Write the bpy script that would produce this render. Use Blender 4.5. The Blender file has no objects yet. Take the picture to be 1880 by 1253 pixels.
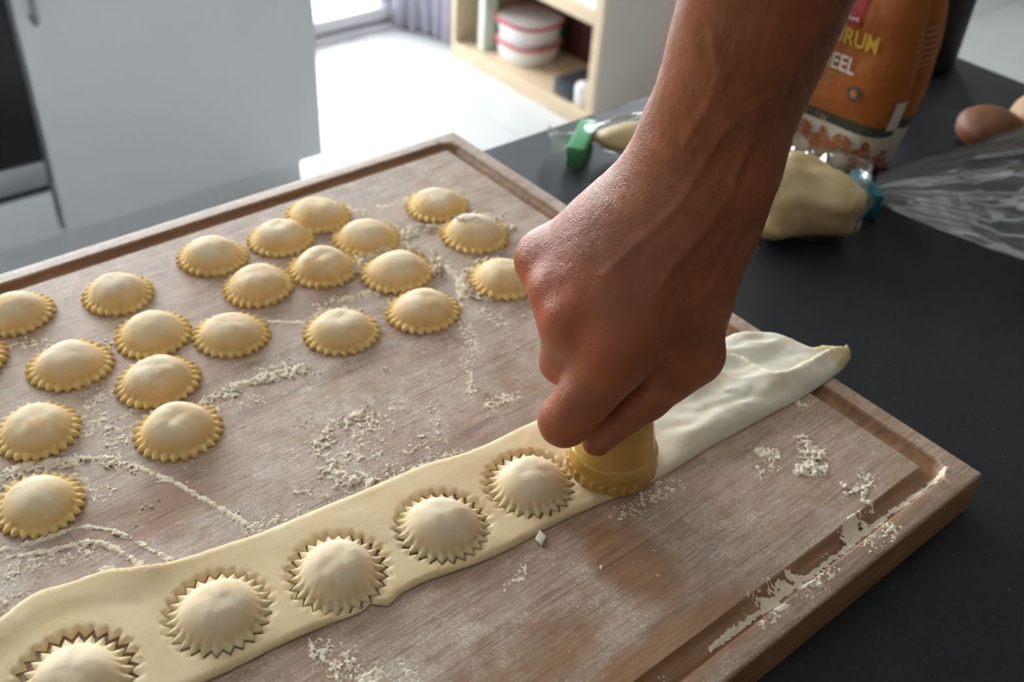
import bpy, bmesh, math, random
import numpy as np
from mathutils import Vector, Matrix
from mathutils.geometry import delaunay_2d_cdt

PI = math.pi
random.seed(7)
S = bpy.context.scene
COL = S.collection

# ------------------------------------------------------------------ camera, sky, light, exposure
cam_d = bpy.data.cameras.new('camera')
cam = bpy.data.objects.new('camera', cam_d)
COL.objects.link(cam)
R = ((0.770206, -0.635126, 0.058293), (-0.35918, -0.50746, -0.783246), (0.527041, 0.582323, -0.618973))
CAM = (-0.43808, -0.56858, 1.29)
cam.matrix_world = Matrix(((R[0][0], -R[1][0], -R[2][0], CAM[0]), (R[0][1], -R[1][1], -R[2][1], CAM[1]),
                           (R[0][2], -R[1][2], -R[2][2], CAM[2]), (0, 0, 0, 1)))
cam_d.sensor_width = 36.0
cam_d.lens = 36.24
cam_d.clip_start = 0.01
cam_d.dof.use_dof = True
cam_d.dof.focus_distance = 0.455
cam_d.dof.aperture_fstop = 10.0
S.camera = cam

S.view_settings.view_transform = 'Standard'
S.view_settings.look = 'None'
S.view_settings.gamma = 1.0
S.view_settings.use_curve_mapping = False
S.view_settings.exposure = 0.0

SKY = 17.0
wd = bpy.data.worlds.new('sky')
S.world = wd
wd.use_nodes = True
bgn = wd.node_tree.nodes['Background']
bgn.inputs[0].default_value = (0.875, 0.95, 1.0, 1)
bgn.inputs[1].default_value = SKY

def portal(name, loc, rot, sx, sy):                       # tells Cycles where daylight comes in, gives off no light of its own
    d = bpy.data.lights.new(name, 'AREA')
    d.shape = 'RECTANGLE'; d.size = sx; d.size_y = sy
    d.cycles.is_portal = True
    o = bpy.data.objects.new(name, d); COL.objects.link(o)
    o.location = loc; o.rotation_euler = rot
portal('daylight_garden_door', (1.075, 2.24, 1.06), (-PI/2, 0, 0), 0.72, 2.1)
portal('daylight_added_window', (2.9, 2.24, 1.5), (-PI/2, 0, 0), 1.0, 1.2)  # portal of the unseen window added to light the floor
portal('daylight_kitchen_window', (-0.35, 2.24, 1.6), (-PI/2, 0, 0), 1.9, 1.1)

# ------------------------------------------------------------------ material helpers
def new_mat(name):
    m = bpy.data.materials.new(name); m.use_nodes = True
    nt = m.node_tree
    return m, nt, nt.nodes['Principled BSDF']
def N(nt, kind, **kw):
    n = nt.nodes.new(kind)
    for k, v in kw.items():
        if k.startswith('i_'):
            key = k[2:]
            key = int(key) if key.isdigit() else key.replace('_', ' ')
            n.inputs[key].default_value = v
        else: setattr(n, k, v)
    return n
def L(nt, a, b): nt.links.new(a, b)
def math_n(nt, op, a, b=0.0, clamp=False):
    n = nt.nodes.new('ShaderNodeMath'); n.operation = op; n.use_clamp = clamp
    for i, x in enumerate((a, b)):
        if isinstance(x, (int, float)): n.inputs[i].default_value = x
        else: nt.links.new(x, n.inputs[i])
    return n.outputs[0]
def ramp(nt, src, stops):
    n = nt.nodes.new('ShaderNodeValToRGB')
    e = n.color_ramp.elements
    while len(e) < len(stops): e.new(0.5)
    for i, (p, c) in enumerate(stops):
        e[i].position = p; e[i].color = c if len(c) == 4 else (*c, 1)
    nt.links.new(src, n.inputs[0])
    return n.outputs[0]
def mix(nt, fac, a, b, blend='MIX'):
    n = nt.nodes.new('ShaderNodeMix'); n.data_type = 'RGBA'; n.blend_type = blend
    for sock, x in ((n.inputs[0], fac), (n.inputs[6], a), (n.inputs[7], b)):
        if isinstance(x, (int, float)): sock.default_value = x
        elif isinstance(x, tuple): sock.default_value = x if len(x) == 4 else (*x, 1)
        else: nt.links.new(x, sock)
    return n.outputs[2]
def noise(nt, vec, scale, detail=3, rough=0.5, dist=0.0):
    n = nt.nodes.new('ShaderNodeTexNoise')
    n.inputs['Scale'].default_value = scale; n.inputs['Detail'].default_value = detail
    n.inputs['Roughness'].default_value = rough; n.inputs['Distortion'].default_value = dist
    if vec is not None: nt.links.new(vec, n.inputs['Vector'])
    return n.outputs[0]
def bump(nt, h, strength, dist, bsdf, normal=None):
    n = nt.nodes.new('ShaderNodeBump'); n.inputs['Strength'].default_value = strength
    n.inputs['Distance'].default_value = dist
    nt.links.new(h, n.inputs['Height'])
    if normal is not None: nt.links.new(normal, n.inputs['Normal'])
    if bsdf is not None: nt.links.new(n.outputs[0], bsdf.inputs['Normal'])
    return n.outputs[0]
def coord(nt, out='Object'): return nt.nodes.new('ShaderNodeTexCoord').outputs[out]
def plain(name, col, rough=0.5, metal=0.0, var=0.0, scale=40, coat=0.0, spec=0.5):
    m, nt, b = new_mat(name)
    b.inputs['Base Color'].default_value = (*col, 1)
    b.inputs['Roughness'].default_value = rough; b.inputs['Metallic'].default_value = metal
    b.inputs['Coat Weight'].default_value = coat; b.inputs['Specular IOR Level'].default_value = spec
    if var:
        f = noise(nt, coord(nt), scale, 4)
        c = ramp(nt, f, [(0.3, tuple(x*(1-var) for x in col)), (0.7, tuple(min(1, x*(1+var)) for x in col))])
        L(nt, c, b.inputs['Base Color'])
    return m

# --- flour and dough
def make_flour():
    m, nt, b = new_mat('flour')
    v = coord(nt)
    c = ramp(nt, noise(nt, v, 260, 4), [(0.3, (0.92, 0.755, 0.55)), (0.7, (0.97, 0.855, 0.68))])
    L(nt, c, b.inputs['Base Color']); b.inputs['Roughness'].default_value = 0.95
    b.inputs['Specular IOR Level'].default_value = 0.1
    bump(nt, noise(nt, v, 1400, 2), 0.6, 0.0006, b)
    return m
def make_dough(name, floured, lo, hi):
    m, nt, b = new_mat(name)
    tc = nt.nodes.new('ShaderNodeTexCoord'); v = tc.outputs['Object']
    oi = nt.nodes.new('ShaderNodeObjectInfo')
    sh = N(nt, 'ShaderNodeVectorMath', operation='ADD'); L(nt, v, sh.inputs[0])
    rv = N(nt, 'ShaderNodeVectorMath', operation='SCALE'); rv.inputs[0].default_value = (3, 7, 5)
    L(nt, oi.outputs['Random'], rv.inputs['Scale']); L(nt, rv.outputs[0], sh.inputs[1])
    vv = sh.outputs[0]
    base = ramp(nt, noise(nt, vv, 90, 3), [(0.3, lo), (0.7, hi)])
    z = N(nt, 'ShaderNodeSeparateXYZ'); L(nt, v, z.inputs[0])
    # flour and painted top light whiten the crown, thinning towards the rim in patches
    up = math_n(nt, 'MULTIPLY', math_n(nt, 'SUBTRACT', z.outputs[2], 0.0036), 140.0, True)
    pat = math_n(nt, 'MULTIPLY', math_n(nt, 'SUBTRACT', noise(nt, vv, 75, 4, 0.6), 0.24), 3.0, True)
    gr = math_n(nt, 'ADD', math_n(nt, 'MULTIPLY', noise(nt, vv, 900, 2), 0.7), 0.5, True)
    fac = math_n(nt, 'MULTIPLY', math_n(nt, 'MULTIPLY', up, pat), gr)
    fac = math_n(nt, 'MULTIPLY', fac, floured, True)
    c = mix(nt, fac, base, (0.93, 0.83, 0.66))
    L(nt, c, b.inputs['Base Color'])
    b.inputs['Roughness'].default_value = 0.8
    b.inputs['Specular IOR Level'].default_value = 0.3
    b.inputs['Subsurface Weight'].default_value = 0.4
    b.inputs['Subsurface Radius'].default_value = (0.006, 0.004, 0.0018)
    b.inputs['Subsurface Scale'].default_value = 1.0
    h = math_n(nt, 'ADD', noise(nt, vv, 240, 3), math_n(nt, 'MULTIPLY', noise(nt, vv, 1500, 2), 0.3))
    bump(nt, h, 0.25, 0.0008, b)
    return m
M = {}
M['flour'] = make_flour()
M['ravioli'] = make_dough('ravioli_dough', 0.9, (0.83, 0.52, 0.19), (0.87, 0.575, 0.245))
M['cut'] = make_dough('fresh_ravioli_dough', 0.7, (0.80, 0.585, 0.32), (0.86, 0.655, 0.40))
def make_strip():
    m, nt, b = new_mat('dough_sheet')
    v = coord(nt)
    x = N(nt, 'ShaderNodeSeparateXYZ'); L(nt, v, x.inputs[0])
    base = ramp(nt, noise(nt, v, 55, 3), [(0.3, (0.80, 0.575, 0.31)), (0.7, (0.86, 0.65, 0.39))])
    # the uncut right half is heavily floured and paler
    fl = math_n(nt, 'MULTIPLY', math_n(nt, 'ADD', x.outputs[0], 0.17), 14.0, True)
    pat = math_n(nt, 'MULTIPLY', math_n(nt, 'SUBTRACT', noise(nt, v, 75, 4, 0.6), 0.10), 2.2, True)
    base = mix(nt, math_n(nt, 'MULTIPLY', fl, pat), base, (0.82, 0.77, 0.63))
    tip = math_n(nt, 'MULTIPLY', math_n(nt, 'SUBTRACT', math_n(nt, 'ADD', x.outputs[0], math_n(nt, 'MULTIPLY', noise(nt, v, 140, 3), 0.012)), 0.008), 160.0, True)
    base = mix(nt, tip, base, (0.76, 0.65, 0.32))
    L(nt, base, b.inputs['Base Color'])
    b.inputs['Roughness'].default_value = 0.6; b.inputs['Specular IOR Level'].default_value = 0.3
    b.inputs['Subsurface Weight'].default_value = 0.2
    b.inputs['Subsurface Radius'].default_value = (0.006, 0.004, 0.0018); b.inputs['Subsurface Scale'].default_value = 1.0
    h = math_n(nt, 'ADD', noise(nt, v, 260, 3), math_n(nt, 'MULTIPLY', noise(nt, v, 1500, 2), 0.35))
    bump(nt, h, 0.25, 0.0008, b)
    return m
M['strip'] = make_strip()

# --- oak staves of the board, dusted with flour, with wiped patches
def make_wood():
    m, nt, b = new_mat('floured_oak')
    v = coord(nt)
    oi = nt.nodes.new('ShaderNodeObjectInfo')
    rv = N(nt, 'ShaderNodeVectorMath', operation='SCALE'); rv.inputs[0].default_value = (2.3, 7.1, 3.9)
    L(nt, oi.outputs['Random'], rv.inputs['Scale'])
    ad = N(nt, 'ShaderNodeVectorMath', operation='ADD'); L(nt, v, ad.inputs[0]); L(nt, rv.outputs[0], ad.inputs[1])
    mp = N(nt, 'ShaderNodeMapping'); mp.inputs['Scale'].default_value = (0.07, 1, 1); L(nt, ad.outputs[0], mp.inputs[0])
    g1 = noise(nt, mp.outputs[0], 190, 5, 0.6, 0.4)
    g2 = noise(nt, mp.outputs[0], 900, 3, 0.6)
    tone = math_n(nt, 'ADD', math_n(nt, 'MULTIPLY', g1, 0.65), math_n(nt, 'MULTIPLY', g2, 0.35))
    wood = ramp(nt, tone, [(0.30, (0.155, 0.066, 0.027)), (0.48, (0.295, 0.142, 0.062)), (0.70, (0.43, 0.235, 0.115))])
    rt = N(nt, 'ShaderNodeMapRange'); L(nt, oi.outputs['Random'], rt.inputs[0]); rt.inputs[3].default_value = 0.90; rt.inputs[4].default_value = 1.14
    sc = N(nt, 'ShaderNodeVectorMath', operation='SCALE'); L(nt, wood, sc.inputs[0]); L(nt, rt.outputs[0], sc.inputs['Scale'])
    wood = sc.outputs[0]
    # dust: fine grains over a soft film, thick in places, rubbed off in others
    xyz = N(nt, 'ShaderNodeSeparateXYZ'); L(nt, v, xyz.inputs[0])
    soft = noise(nt, v, 26, 4, 0.62, 0.6)
    film = math_n(nt, 'ADD', math_n(nt, 'MULTIPLY', soft, 1.5), -0.12, True)
    for (cx, cy, rx, ry) in WIPED:
        dx = math_n(nt, 'MULTIPLY', math_n(nt, 'SUBTRACT', xyz.outputs[0], cx), 1/rx)
        dy = math_n(nt, 'MULTIPLY', math_n(nt, 'SUBTRACT', xyz.outputs[1], cy), 1/ry)
        r2 = math_n(nt, 'ADD', math_n(nt, 'MULTIPLY', dx, dx), math_n(nt, 'MULTIPLY', dy, dy))
        r2 = math_n(nt, 'ADD', r2, math_n(nt, 'MULTIPLY', math_n(nt, 'SUBTRACT', noise(nt, v, 60, 4), 0.5), 1.2))
        w = math_n(nt, 'MULTIPLY', math_n(nt, 'SUBTRACT', r2, 0.35), 1.3, True)
        film = math_n(nt, 'MULTIPLY', film, math_n(nt, 'ADD', math_n(nt, 'MULTIPLY', w, 0.86), 0.14))
    for (cx, cy, rx, ry) in FLOURED:                       # hazes of flour brushed over the wood
        dx = math_n(nt, 'MULTIPLY', math_n(nt, 'SUBTRACT', xyz.outputs[0], cx), 1/rx)
        dy = math_n(nt, 'MULTIPLY', math_n(nt, 'SUBTRACT', xyz.outputs[1], cy), 1/ry)
        r2 = math_n(nt, 'ADD', math_n(nt, 'MULTIPLY', dx, dx), math_n(nt, 'MULTIPLY', dy, dy))
        w = math_n(nt, 'SUBTRACT', 1.0, r2, True)
        w = math_n(nt, 'MULTIPLY', w, math_n(nt, 'MULTIPLY', math_n(nt, 'SUBTRACT', noise(nt, v, 85, 5, 0.7), 0.36), 3.4, True))
        film = math_n(nt, 'ADD', film, math_n(nt, 'MULTIPLY', w, 0.75))
    film = math_n(nt, 'MINIMUM', film, 1.25)
    grains = math_n(nt, 'MULTIPLY', math_n(nt, 'SUBTRACT', math_n(nt, 'ADD', math_n(nt, 'MULTIPLY', noise(nt, v, 950, 3, 0.7), 0.72), math_n(nt, 'MULTIPLY', noise(nt, v, 90, 4, 0.65), 0.34)), 0.53), 7.0, True)
    pore = math_n(nt, 'MULTIPLY', math_n(nt, 'SUBTRACT', g2, 0.34), 5.0, True)       # dust skips the open pores
    dust = math_n(nt, 'MULTIPLY', film, math_n(nt, 'ADD', math_n(nt, 'MULTIPLY', grains, 0.62), 0.45))
    dust = math_n(nt, 'MULTIPLY', dust, math_n(nt, 'ADD', math_n(nt, 'MULTIPLY', pore, 0.5), 0.5))
    top = math_n(nt, 'MULTIPLY', math_n(nt, 'SUBTRACT', xyz.outputs[2], 0.9243), 700.0, True)   # only on the top face, not down in the groove
    dust = math_n(nt, 'MULTIPLY', dust, top)
    c = mix(nt, dust, wood, (0.78, 0.68, 0.575))
    L(nt, c, b.inputs['Base Color'])
    r = math_n(nt, 'ADD', math_n(nt, 'MULTIPLY', dust, 0.22), 0.42, True)
    L(nt, r, b.inputs['Roughness']); b.inputs['Specular IOR Level'].default_value = 0.5
    h = math_n(nt, 'ADD', math_n(nt, 'MULTIPLY', g2, 0.6), math_n(nt, 'MULTIPLY', math_n(nt, 'MULTIPLY', grains, film), 0.8))
    bump(nt, h, 0.4, 0.0004, b)
    return m
WIPED = [(-0.187, -0.380, 0.020, 0.034), (-0.215, -0.428, 0.085, 0.017), (-0.262, -0.392, 0.045, 0.022), (-0.345, -0.228, 0.04, 0.022)]
FLOURED = [(-0.345, -0.175, 0.05, 0.05), (-0.40, -0.235, 0.06, 0.035), (-0.225, -0.225, 0.085, 0.05), (-0.125, -0.165, 0.06, 0.07), (-0.275, -0.375, 0.06, 0.03), (-0.30, -0.255, 0.06, 0.03)]
M['wood'] = make_wood()

def make_skin():
    m, nt, b = new_mat('skin')
    v = coord(nt)
    n1 = noise(nt, v, 38, 4, 0.6); n2 = noise(nt, v, 160, 4, 0.6); n3 = noise(nt, v, 1500, 2)
    c = ramp(nt, n1, [(0.28, (0.265, 0.088, 0.035)), (0.5, (0.385, 0.124, 0.049)), (0.72, (0.48, 0.142, 0.056))])
    c = mix(nt, math_n(nt, 'MULTIPLY', math_n(nt, 'SUBTRACT', n2, 0.45), 2.2, True), c, (0.30, 0.082, 0.032))
    at = N(nt, 'ShaderNodeAttribute', attribute_name='flush')
    c = mix(nt, math_n(nt, 'MULTIPLY', at.outputs['Fac'], 0.8, True), c, (0.50, 0.125, 0.052))
    L(nt, c, b.inputs['Base Color'])
    b.inputs['Roughness'].default_value = 0.40; b.inputs['Specular IOR Level'].default_value = 0.5
    b.inputs['Subsurface Weight'].default_value = 0.12
    b.inputs['Subsurface Radius'].default_value = (0.006, 0.002, 0.001); b.inputs['Subsurface Scale'].default_value = 0.8
    vo = N(nt, 'ShaderNodeTexVoronoi', feature='DISTANCE_TO_EDGE'); vo.inputs['Scale'].default_value = 900
    L(nt, v, vo.inputs['Vector'])
    cr = math_n(nt, 'MULTIPLY', vo.outputs['Distance'], 1.5, True)
    h = math_n(nt, 'ADD', math_n(nt, 'ADD', math_n(nt, 'MULTIPLY', cr, 0.5), math_n(nt, 'MULTIPLY', n3, 0.35)), math_n(nt, 'MULTIPLY', noise(nt, v, 420, 3), 0.8))
    bump(nt, h, 0.6, 0.0006, b)
    return m
M['skin'] = make_skin()
M['hair'] = plain('pale_hair', (0.55, 0.40, 0.28), 0.4)

def make_counter():
    m, nt, b = new_mat('dark_laminate')
    v = coord(nt)
    n1 = noise(nt, v, 420, 4, 0.7); n2 = noise(nt, v, 30, 3)
    c = ramp(nt, n1, [(0.35, (0.0058, 0.0068, 0.0080)), (0.6, (0.0125, 0.0140, 0.0160)), (0.74, (0.029, 0.030, 0.031))])
    sp = math_n(nt, 'GREATER_THAN', noise(nt, v, 330, 1), 0.765)
    c = mix(nt, math_n(nt, 'MULTIPLY', sp, 0.6), c, (0.14, 0.12, 0.09))
    L(nt, c, b.inputs['Base Color'])
    r = ramp(nt, n2, [(0.3, (0.46,)*3), (0.7, (0.54,)*3)]); L(nt, r, b.inputs['Roughness'])
    b.inputs['Specular IOR Level'].default_value = 0.3
    bump(nt, n1, 0.25, 0.0005, b)
    return m
M['counter'] = make_counter()
M['white_lacquer'] = plain('white_lacquer', (0.76, 0.765, 0.77), 0.32, var=0.02, scale=3)
M['wall_shade'] = plain('light_damping_wall', (0.20, 0.17, 0.145), 0.9, var=0.05, scale=9)  # unseen walls kept dark to cut the fill light they bounce back
M['wall'] = plain('white_plaster', (0.78, 0.77, 0.75), 0.9, var=0.03, scale=9)
M['ceiling'] = plain('ceiling_plaster', (0.8, 0.8, 0.79), 0.95, var=0.02, scale=7)
M['steel'] = plain('brushed_steel', (0.42, 0.42, 0.43), 0.38, 0.9, var=0.05, scale=30)
M['black_glass'] = plain('black_glass', (0.006, 0.006, 0.007), 0.08, var=0.1, scale=5)
M['black_gap'] = plain('black_plastic', (0.012, 0.012, 0.013), 0.5, var=0.1)
def make_tile():
    m, nt, b = new_mat('pale_floor_tile')
    oi = nt.nodes.new('ShaderNodeObjectInfo')
    c = ramp(nt, oi.outputs['Random'], [(0.0, (0.53, 0.54, 0.55)), (1.0, (0.67, 0.67, 0.66))])
    c = mix(nt, 0.5, c, ramp(nt, noise(nt, coord(nt), 5, 4), [(0.3, (0.58, 0.58, 0.57)), (0.7, (0.65, 0.65, 0.64))]))
    L(nt, c, b.inputs['Base Color']); b.inputs['Roughness'].default_value = 0.27
    return m
M['tile'] = make_tile()
M['grout'] = plain('tile_grout', (0.33, 0.33, 0.32), 0.9, var=0.08, scale=80)
M['alu'] = plain('grey_frame', (0.74, 0.74, 0.78), 0.4, var=0.03)
M['paving'] = plain('pale_paving', (0.6, 0.6, 0.57), 0.9, var=0.1, scale=6)
def make_birch():
    m, nt, b = new_mat('birch_veneer')
    mp = N(nt, 'ShaderNodeMapping'); mp.inputs['Scale'].default_value = (1, 0.12, 1); L(nt, coord(nt), mp.inputs[0])
    c = ramp(nt, noise(nt, mp.outputs[0], 60, 4), [(0.3, (0.60, 0.45, 0.29)), (0.7, (0.68, 0.53, 0.36))])
    L(nt, c, b.inputs['Base Color']); b.inputs['Roughness'].default_value = 0.5
    return m
M['birch'] = make_birch()
M['panel'] = plain('grey_beige_board', (0.72, 0.645, 0.56), 0.6, var=0.04, scale=12)
M['tub'] = plain('white_plastic', (0.80, 0.79, 0.77), 0.35, var=0.02)
M['tub_lid'] = plain('frosted_lid', (0.60, 0.55, 0.53), 0.4, var=0.03)
M['red_plastic'] = plain('red_plastic', (0.42, 0.008, 0.04), 0.4, var=0.05)
M['pale_green'] = plain('pale_green_card', (0.66, 0.74, 0.60), 0.6, var=0.03)
M['dark_red'] = plain('dark_red_binding', (0.07, 0.012, 0.012), 0.6, var=0.2)
M['dark_green'] = plain('dark_green_binding', (0.012, 0.05, 0.028), 0.6, var=0.2)
M['tan_card'] = plain('tan_card', (0.34, 0.24, 0.15), 0.7, var=0.08)
M['paper'] = plain('white_paper', (0.82, 0.84, 0.88), 0.8, var=0.02)
M['dark_case'] = plain('dark_blue_case', (0.030, 0.034, 0.045), 0.35, var=0.1)
M['green_clip'] = plain('green_plastic', (0.10, 0.38, 0.16), 0.35, var=0.05)
M['teal_clip'] = plain('teal_plastic', (0.008, 0.14, 0.165), 0.32, var=0.05)
M['pale_dough'] = plain('pale_dough', (0.68, 0.50, 0.24), 0.5, var=0.06, scale=60)
M['crust'] = plain('brown_crust', (0.17, 0.058, 0.014), 0.6, var=0.25, scale=50)
M['tan_crust'] = plain('tan_crust', (0.50, 0.30, 0.14), 0.6, var=0.2, scale=50)
M['orange_paper'] = plain('orange_paper', (0.36, 0.095, 0.008), 0.55, var=0.05, scale=50)
M['olive_print'] = plain('olive_print', (0.062, 0.060, 0.034), 0.55, var=0.05)
M['cream_print'] = plain('cream_print', (0.60, 0.52, 0.40), 0.6, var=0.03)
M['rust_print'] = plain('rust_print', (0.36, 0.10, 0.02), 0.6, var=0.05)
M['yellow_print'] = plain('yellow_print', (0.62, 0.40, 0.05), 0.55, var=0.03)
M['white_print'] = plain('white_print', (0.66, 0.58, 0.50), 0.55, var=0.03)
M['faint_print'] = plain('faint_print', (0.48, 0.22, 0.08), 0.55, var=0.05)
M['red_print'] = plain('red_print', (0.36, 0.010, 0.018), 0.5, var=0.05)
M['grey_print'] = plain('grey_print', (0.10, 0.085, 0.065), 0.55, var=0.05)
def crumple(m, sc, st):
    nt = m.node_tree; b = nt.nodes['Principled BSDF']
    bump(nt, noise(nt, coord(nt), sc, 4, 0.6, 0.8), st, 0.004, b)
for k in ('orange_paper', 'cream_print', 'olive_print'): crumple(M[k], 45, 0.5)
def make_stamp(name, col, col2):
    m, nt, b = new_mat(name)
    v = coord(nt)
    c = ramp(nt, noise(nt, v, 60, 4, 0.6), [(0.3, col), (0.7, col2)])
    L(nt, c, b.inputs['Base Color']); b.inputs['Roughness'].default_value = 0.28
    b.inputs['Metallic'].default_value = 0.35; b.inputs['Coat Weight'].default_value = 0.3
    return m
M['stamp'] = make_stamp('yellow_metal', (0.56, 0.33, 0.07), (0.64, 0.40, 0.10))
M['stamp_wood'] = plain('varnished_beech', (0.45, 0.25, 0.09), 0.35, var=0.1, coat=0.3)
def make_film(name, veil, gloss, rough, fres=0.5):
    m = bpy.data.materials.new(name); m.use_nodes = True; nt = m.node_tree; nt.nodes.clear()
    out = nt.nodes.new('ShaderNodeOutputMaterial')
    tr = nt.nodes.new('ShaderNodeBsdfTransparent'); tr.inputs[0].default_value = (0.97, 0.97, 0.97, 1)
    df = nt.nodes.new('ShaderNodeBsdfDiffuse'); df.inputs[0].default_value = (0.75, 0.75, 0.76, 1)
    gl = nt.nodes.new('ShaderNodeBsdfGlossy'); gl.inputs['Roughness'].default_value = rough
    lw = nt.nodes.new('ShaderNodeLayerWeight'); lw.inputs[0].default_value = 0.25
    m1 = nt.nodes.new('ShaderNodeMixShader'); m1.inputs[0].default_value = veil
    m2 = nt.nodes.new('ShaderNodeMixShader')
    f = math_n(nt, 'ADD', math_n(nt, 'MULTIPLY', lw.outputs['Fresnel'], fres), gloss, True)
    L(nt, f, m2.inputs[0])
    L(nt, tr.outputs[0], m1.inputs[1]); L(nt, df.outputs[0], m1.inputs[2])
    L(nt, m1.outputs[0], m2.inputs[1]); L(nt, gl.outputs[0], m2.inputs[2])
    bn = bump(nt, noise(nt, coord(nt), 45, 3, 0.55, 0.4), 0.25, 0.004, None)
    L(nt, bn, gl.inputs['Normal']); L(nt, m2.outputs[0], out.inputs[0])
    return m
M['film'] = make_film('clear_plastic_film', 0.03, 0.016, 0.15, 0.42)
M['glint_veil'] = make_film('tail_highlight_film', 0.6, 0.15, 0.15)  # white veil paints the bright highlights on the clear bag tail
M['cling'] = make_film('clear_bag_film', 0.06, 0.05, 0.12)
def make_glass():
    m = bpy.data.materials.new('window_glass'); m.use_nodes = True; nt = m.node_tree; nt.nodes.clear()
    out = nt.nodes.new('ShaderNodeOutputMaterial'); tr = nt.nodes.new('ShaderNodeBsdfTransparent')
    gl = nt.nodes.new('ShaderNodeBsdfGlossy'); gl.inputs['Roughness'].default_value = 0.02
    lw = nt.nodes.new('ShaderNodeLayerWeight'); lw.inputs[0].default_value = 0.15
    m1 = nt.nodes.new('ShaderNodeMixShader'); L(nt, lw.outputs['Fresnel'], m1.inputs[0])
    L(nt, tr.outputs[0], m1.inputs[1]); L(nt, gl.outputs[0], m1.inputs[2]); L(nt, m1.outputs[0], out.inputs[0])
    return m
M['glass'] = make_glass()
def make_curtain():
    m, nt, b = new_mat('lilac_curtain')
    c = ramp(nt, noise(nt, coord(nt), 30, 3), [(0.3, (0.78, 0.76, 0.84)), (0.7, (0.84, 0.82, 0.88))])
    L(nt, c, b.inputs['Base Color']); b.inputs['Roughness'].default_value = 0.9
    tl = nt.nodes.new('ShaderNodeBsdfTranslucent'); L(nt, c, tl.inputs[0])      # thin cloth lets daylight through
    ms = nt.nodes.new('ShaderNodeMixShader'); ms.inputs[0].default_value = 0.6
    L(nt, b.outputs[0], ms.inputs[1]); L(nt, tl.outputs[0], ms.inputs[2])
    L(nt, ms.outputs[0], nt.nodes['Material Output'].inputs[0])
    return m
M['curtain'] = make_curtain()

# ------------------------------------------------------------------ object helpers
def link_mesh(name, verts, faces, mat=None, parent=None, smooth=True):
    me = bpy.data.meshes.new(name)
    me.from_pydata([tuple(v) for v in verts], [], [tuple(f) for f in faces])
    me.update()
    if smooth: me.polygons.foreach_set('use_smooth', [True]*len(me.polygons))
    o = bpy.data.objects.new(name, me); COL.objects.link(o)
    if mat is not None: me.materials.append(mat)
    if parent is not None: o.parent = parent
    return o
def link_bm(name, bm, mat=None, parent=None, smooth=False, angle=None):
    me = bpy.data.meshes.new(name); bm.normal_update(); bm.to_mesh(me); bm.free()
    if smooth: me.polygons.foreach_set('use_smooth', [True]*len(me.polygons))
    if angle is not None: me.set_sharp_from_angle(angle=angle)
    o = bpy.data.objects.new(name, me); COL.objects.link(o)
    if mat is not None: me.materials.append(mat)
    if parent is not None: o.parent = parent
    return o
def tag(o, label=None, cat=None, group=None, kind=None):
    if label: o['label'] = label
    if cat: o['category'] = cat
    if group: o['group'] = group
    if kind: o['kind'] = kind
    return o
def empty(name, loc=(0, 0, 0), rz=0.0):
    o = bpy.data.objects.new(name, None); COL.objects.link(o)
    o.location = loc; o.rotation_euler = (0, 0, rz); o.empty_display_size = 0.05
    return o
def box_bm(x0, y0, z0, x1, y1, z1, bev=0.0, seg=2, bm=None):
    b = bmesh.new()
    bmesh.ops.create_cube(b, size=1.0)
    for v in b.verts:
        v.co = Vector((x0+(v.co.x+.5)*(x1-x0), y0+(v.co.y+.5)*(y1-y0), z0+(v.co.z+.5)*(z1-z0)))
    if bev: bmesh.ops.bevel(b, geom=b.edges[:], offset=bev, segments=seg, affect='EDGES', profile=0.6)
    if bm is not None:
        me = bpy.data.meshes.new('tmp'); b.to_mesh(me); b.free(); bm.from_mesh(me); bpy.data.meshes.remove(me)
        return bm
    return b
def box(name, c, mat, parent=None, bev=0.0, seg=2):
    return link_bm(name, box_bm(*c, bev=bev, seg=seg), mat, parent, smooth=bev > 0, angle=0.6 if bev > 0 else None)
def lathe(name, prof, mat, parent=None, n=48, wobble=None, angle=0.7, sx=1.0, sy=1.0, power=2.0):
    bm = bmesh.new(); rings = []
    for (r, z) in prof:
        ring = []
        for i in range(n):
            a = 2*PI*i/n
            ca, sa = math.cos(a), math.sin(a)
            if power != 2.0:
                k = (abs(ca)**power+abs(sa)**power)**(-1/power); ca *= k; sa *= k
            rr = r if wobble is None else wobble(r, z, a)
            ring.append(bm.verts.new((rr*ca*sx, rr*sa*sy, z)))
        rings.append(ring)
    for a, b in zip(rings, rings[1:]):
        for i in range(n):
            bm.faces.new((a[i], a[(i+1) % n], b[(i+1) % n], b[i]))
    bm.faces.new(rings[0][::-1]); bm.faces.new(rings[-1])
    return link_bm(name, bm, mat, parent, smooth=True, angle=angle)
_rng = np.random.RandomState(3)
_LAT = _rng.rand(64, 64, 64).astype(np.float32)
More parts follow.
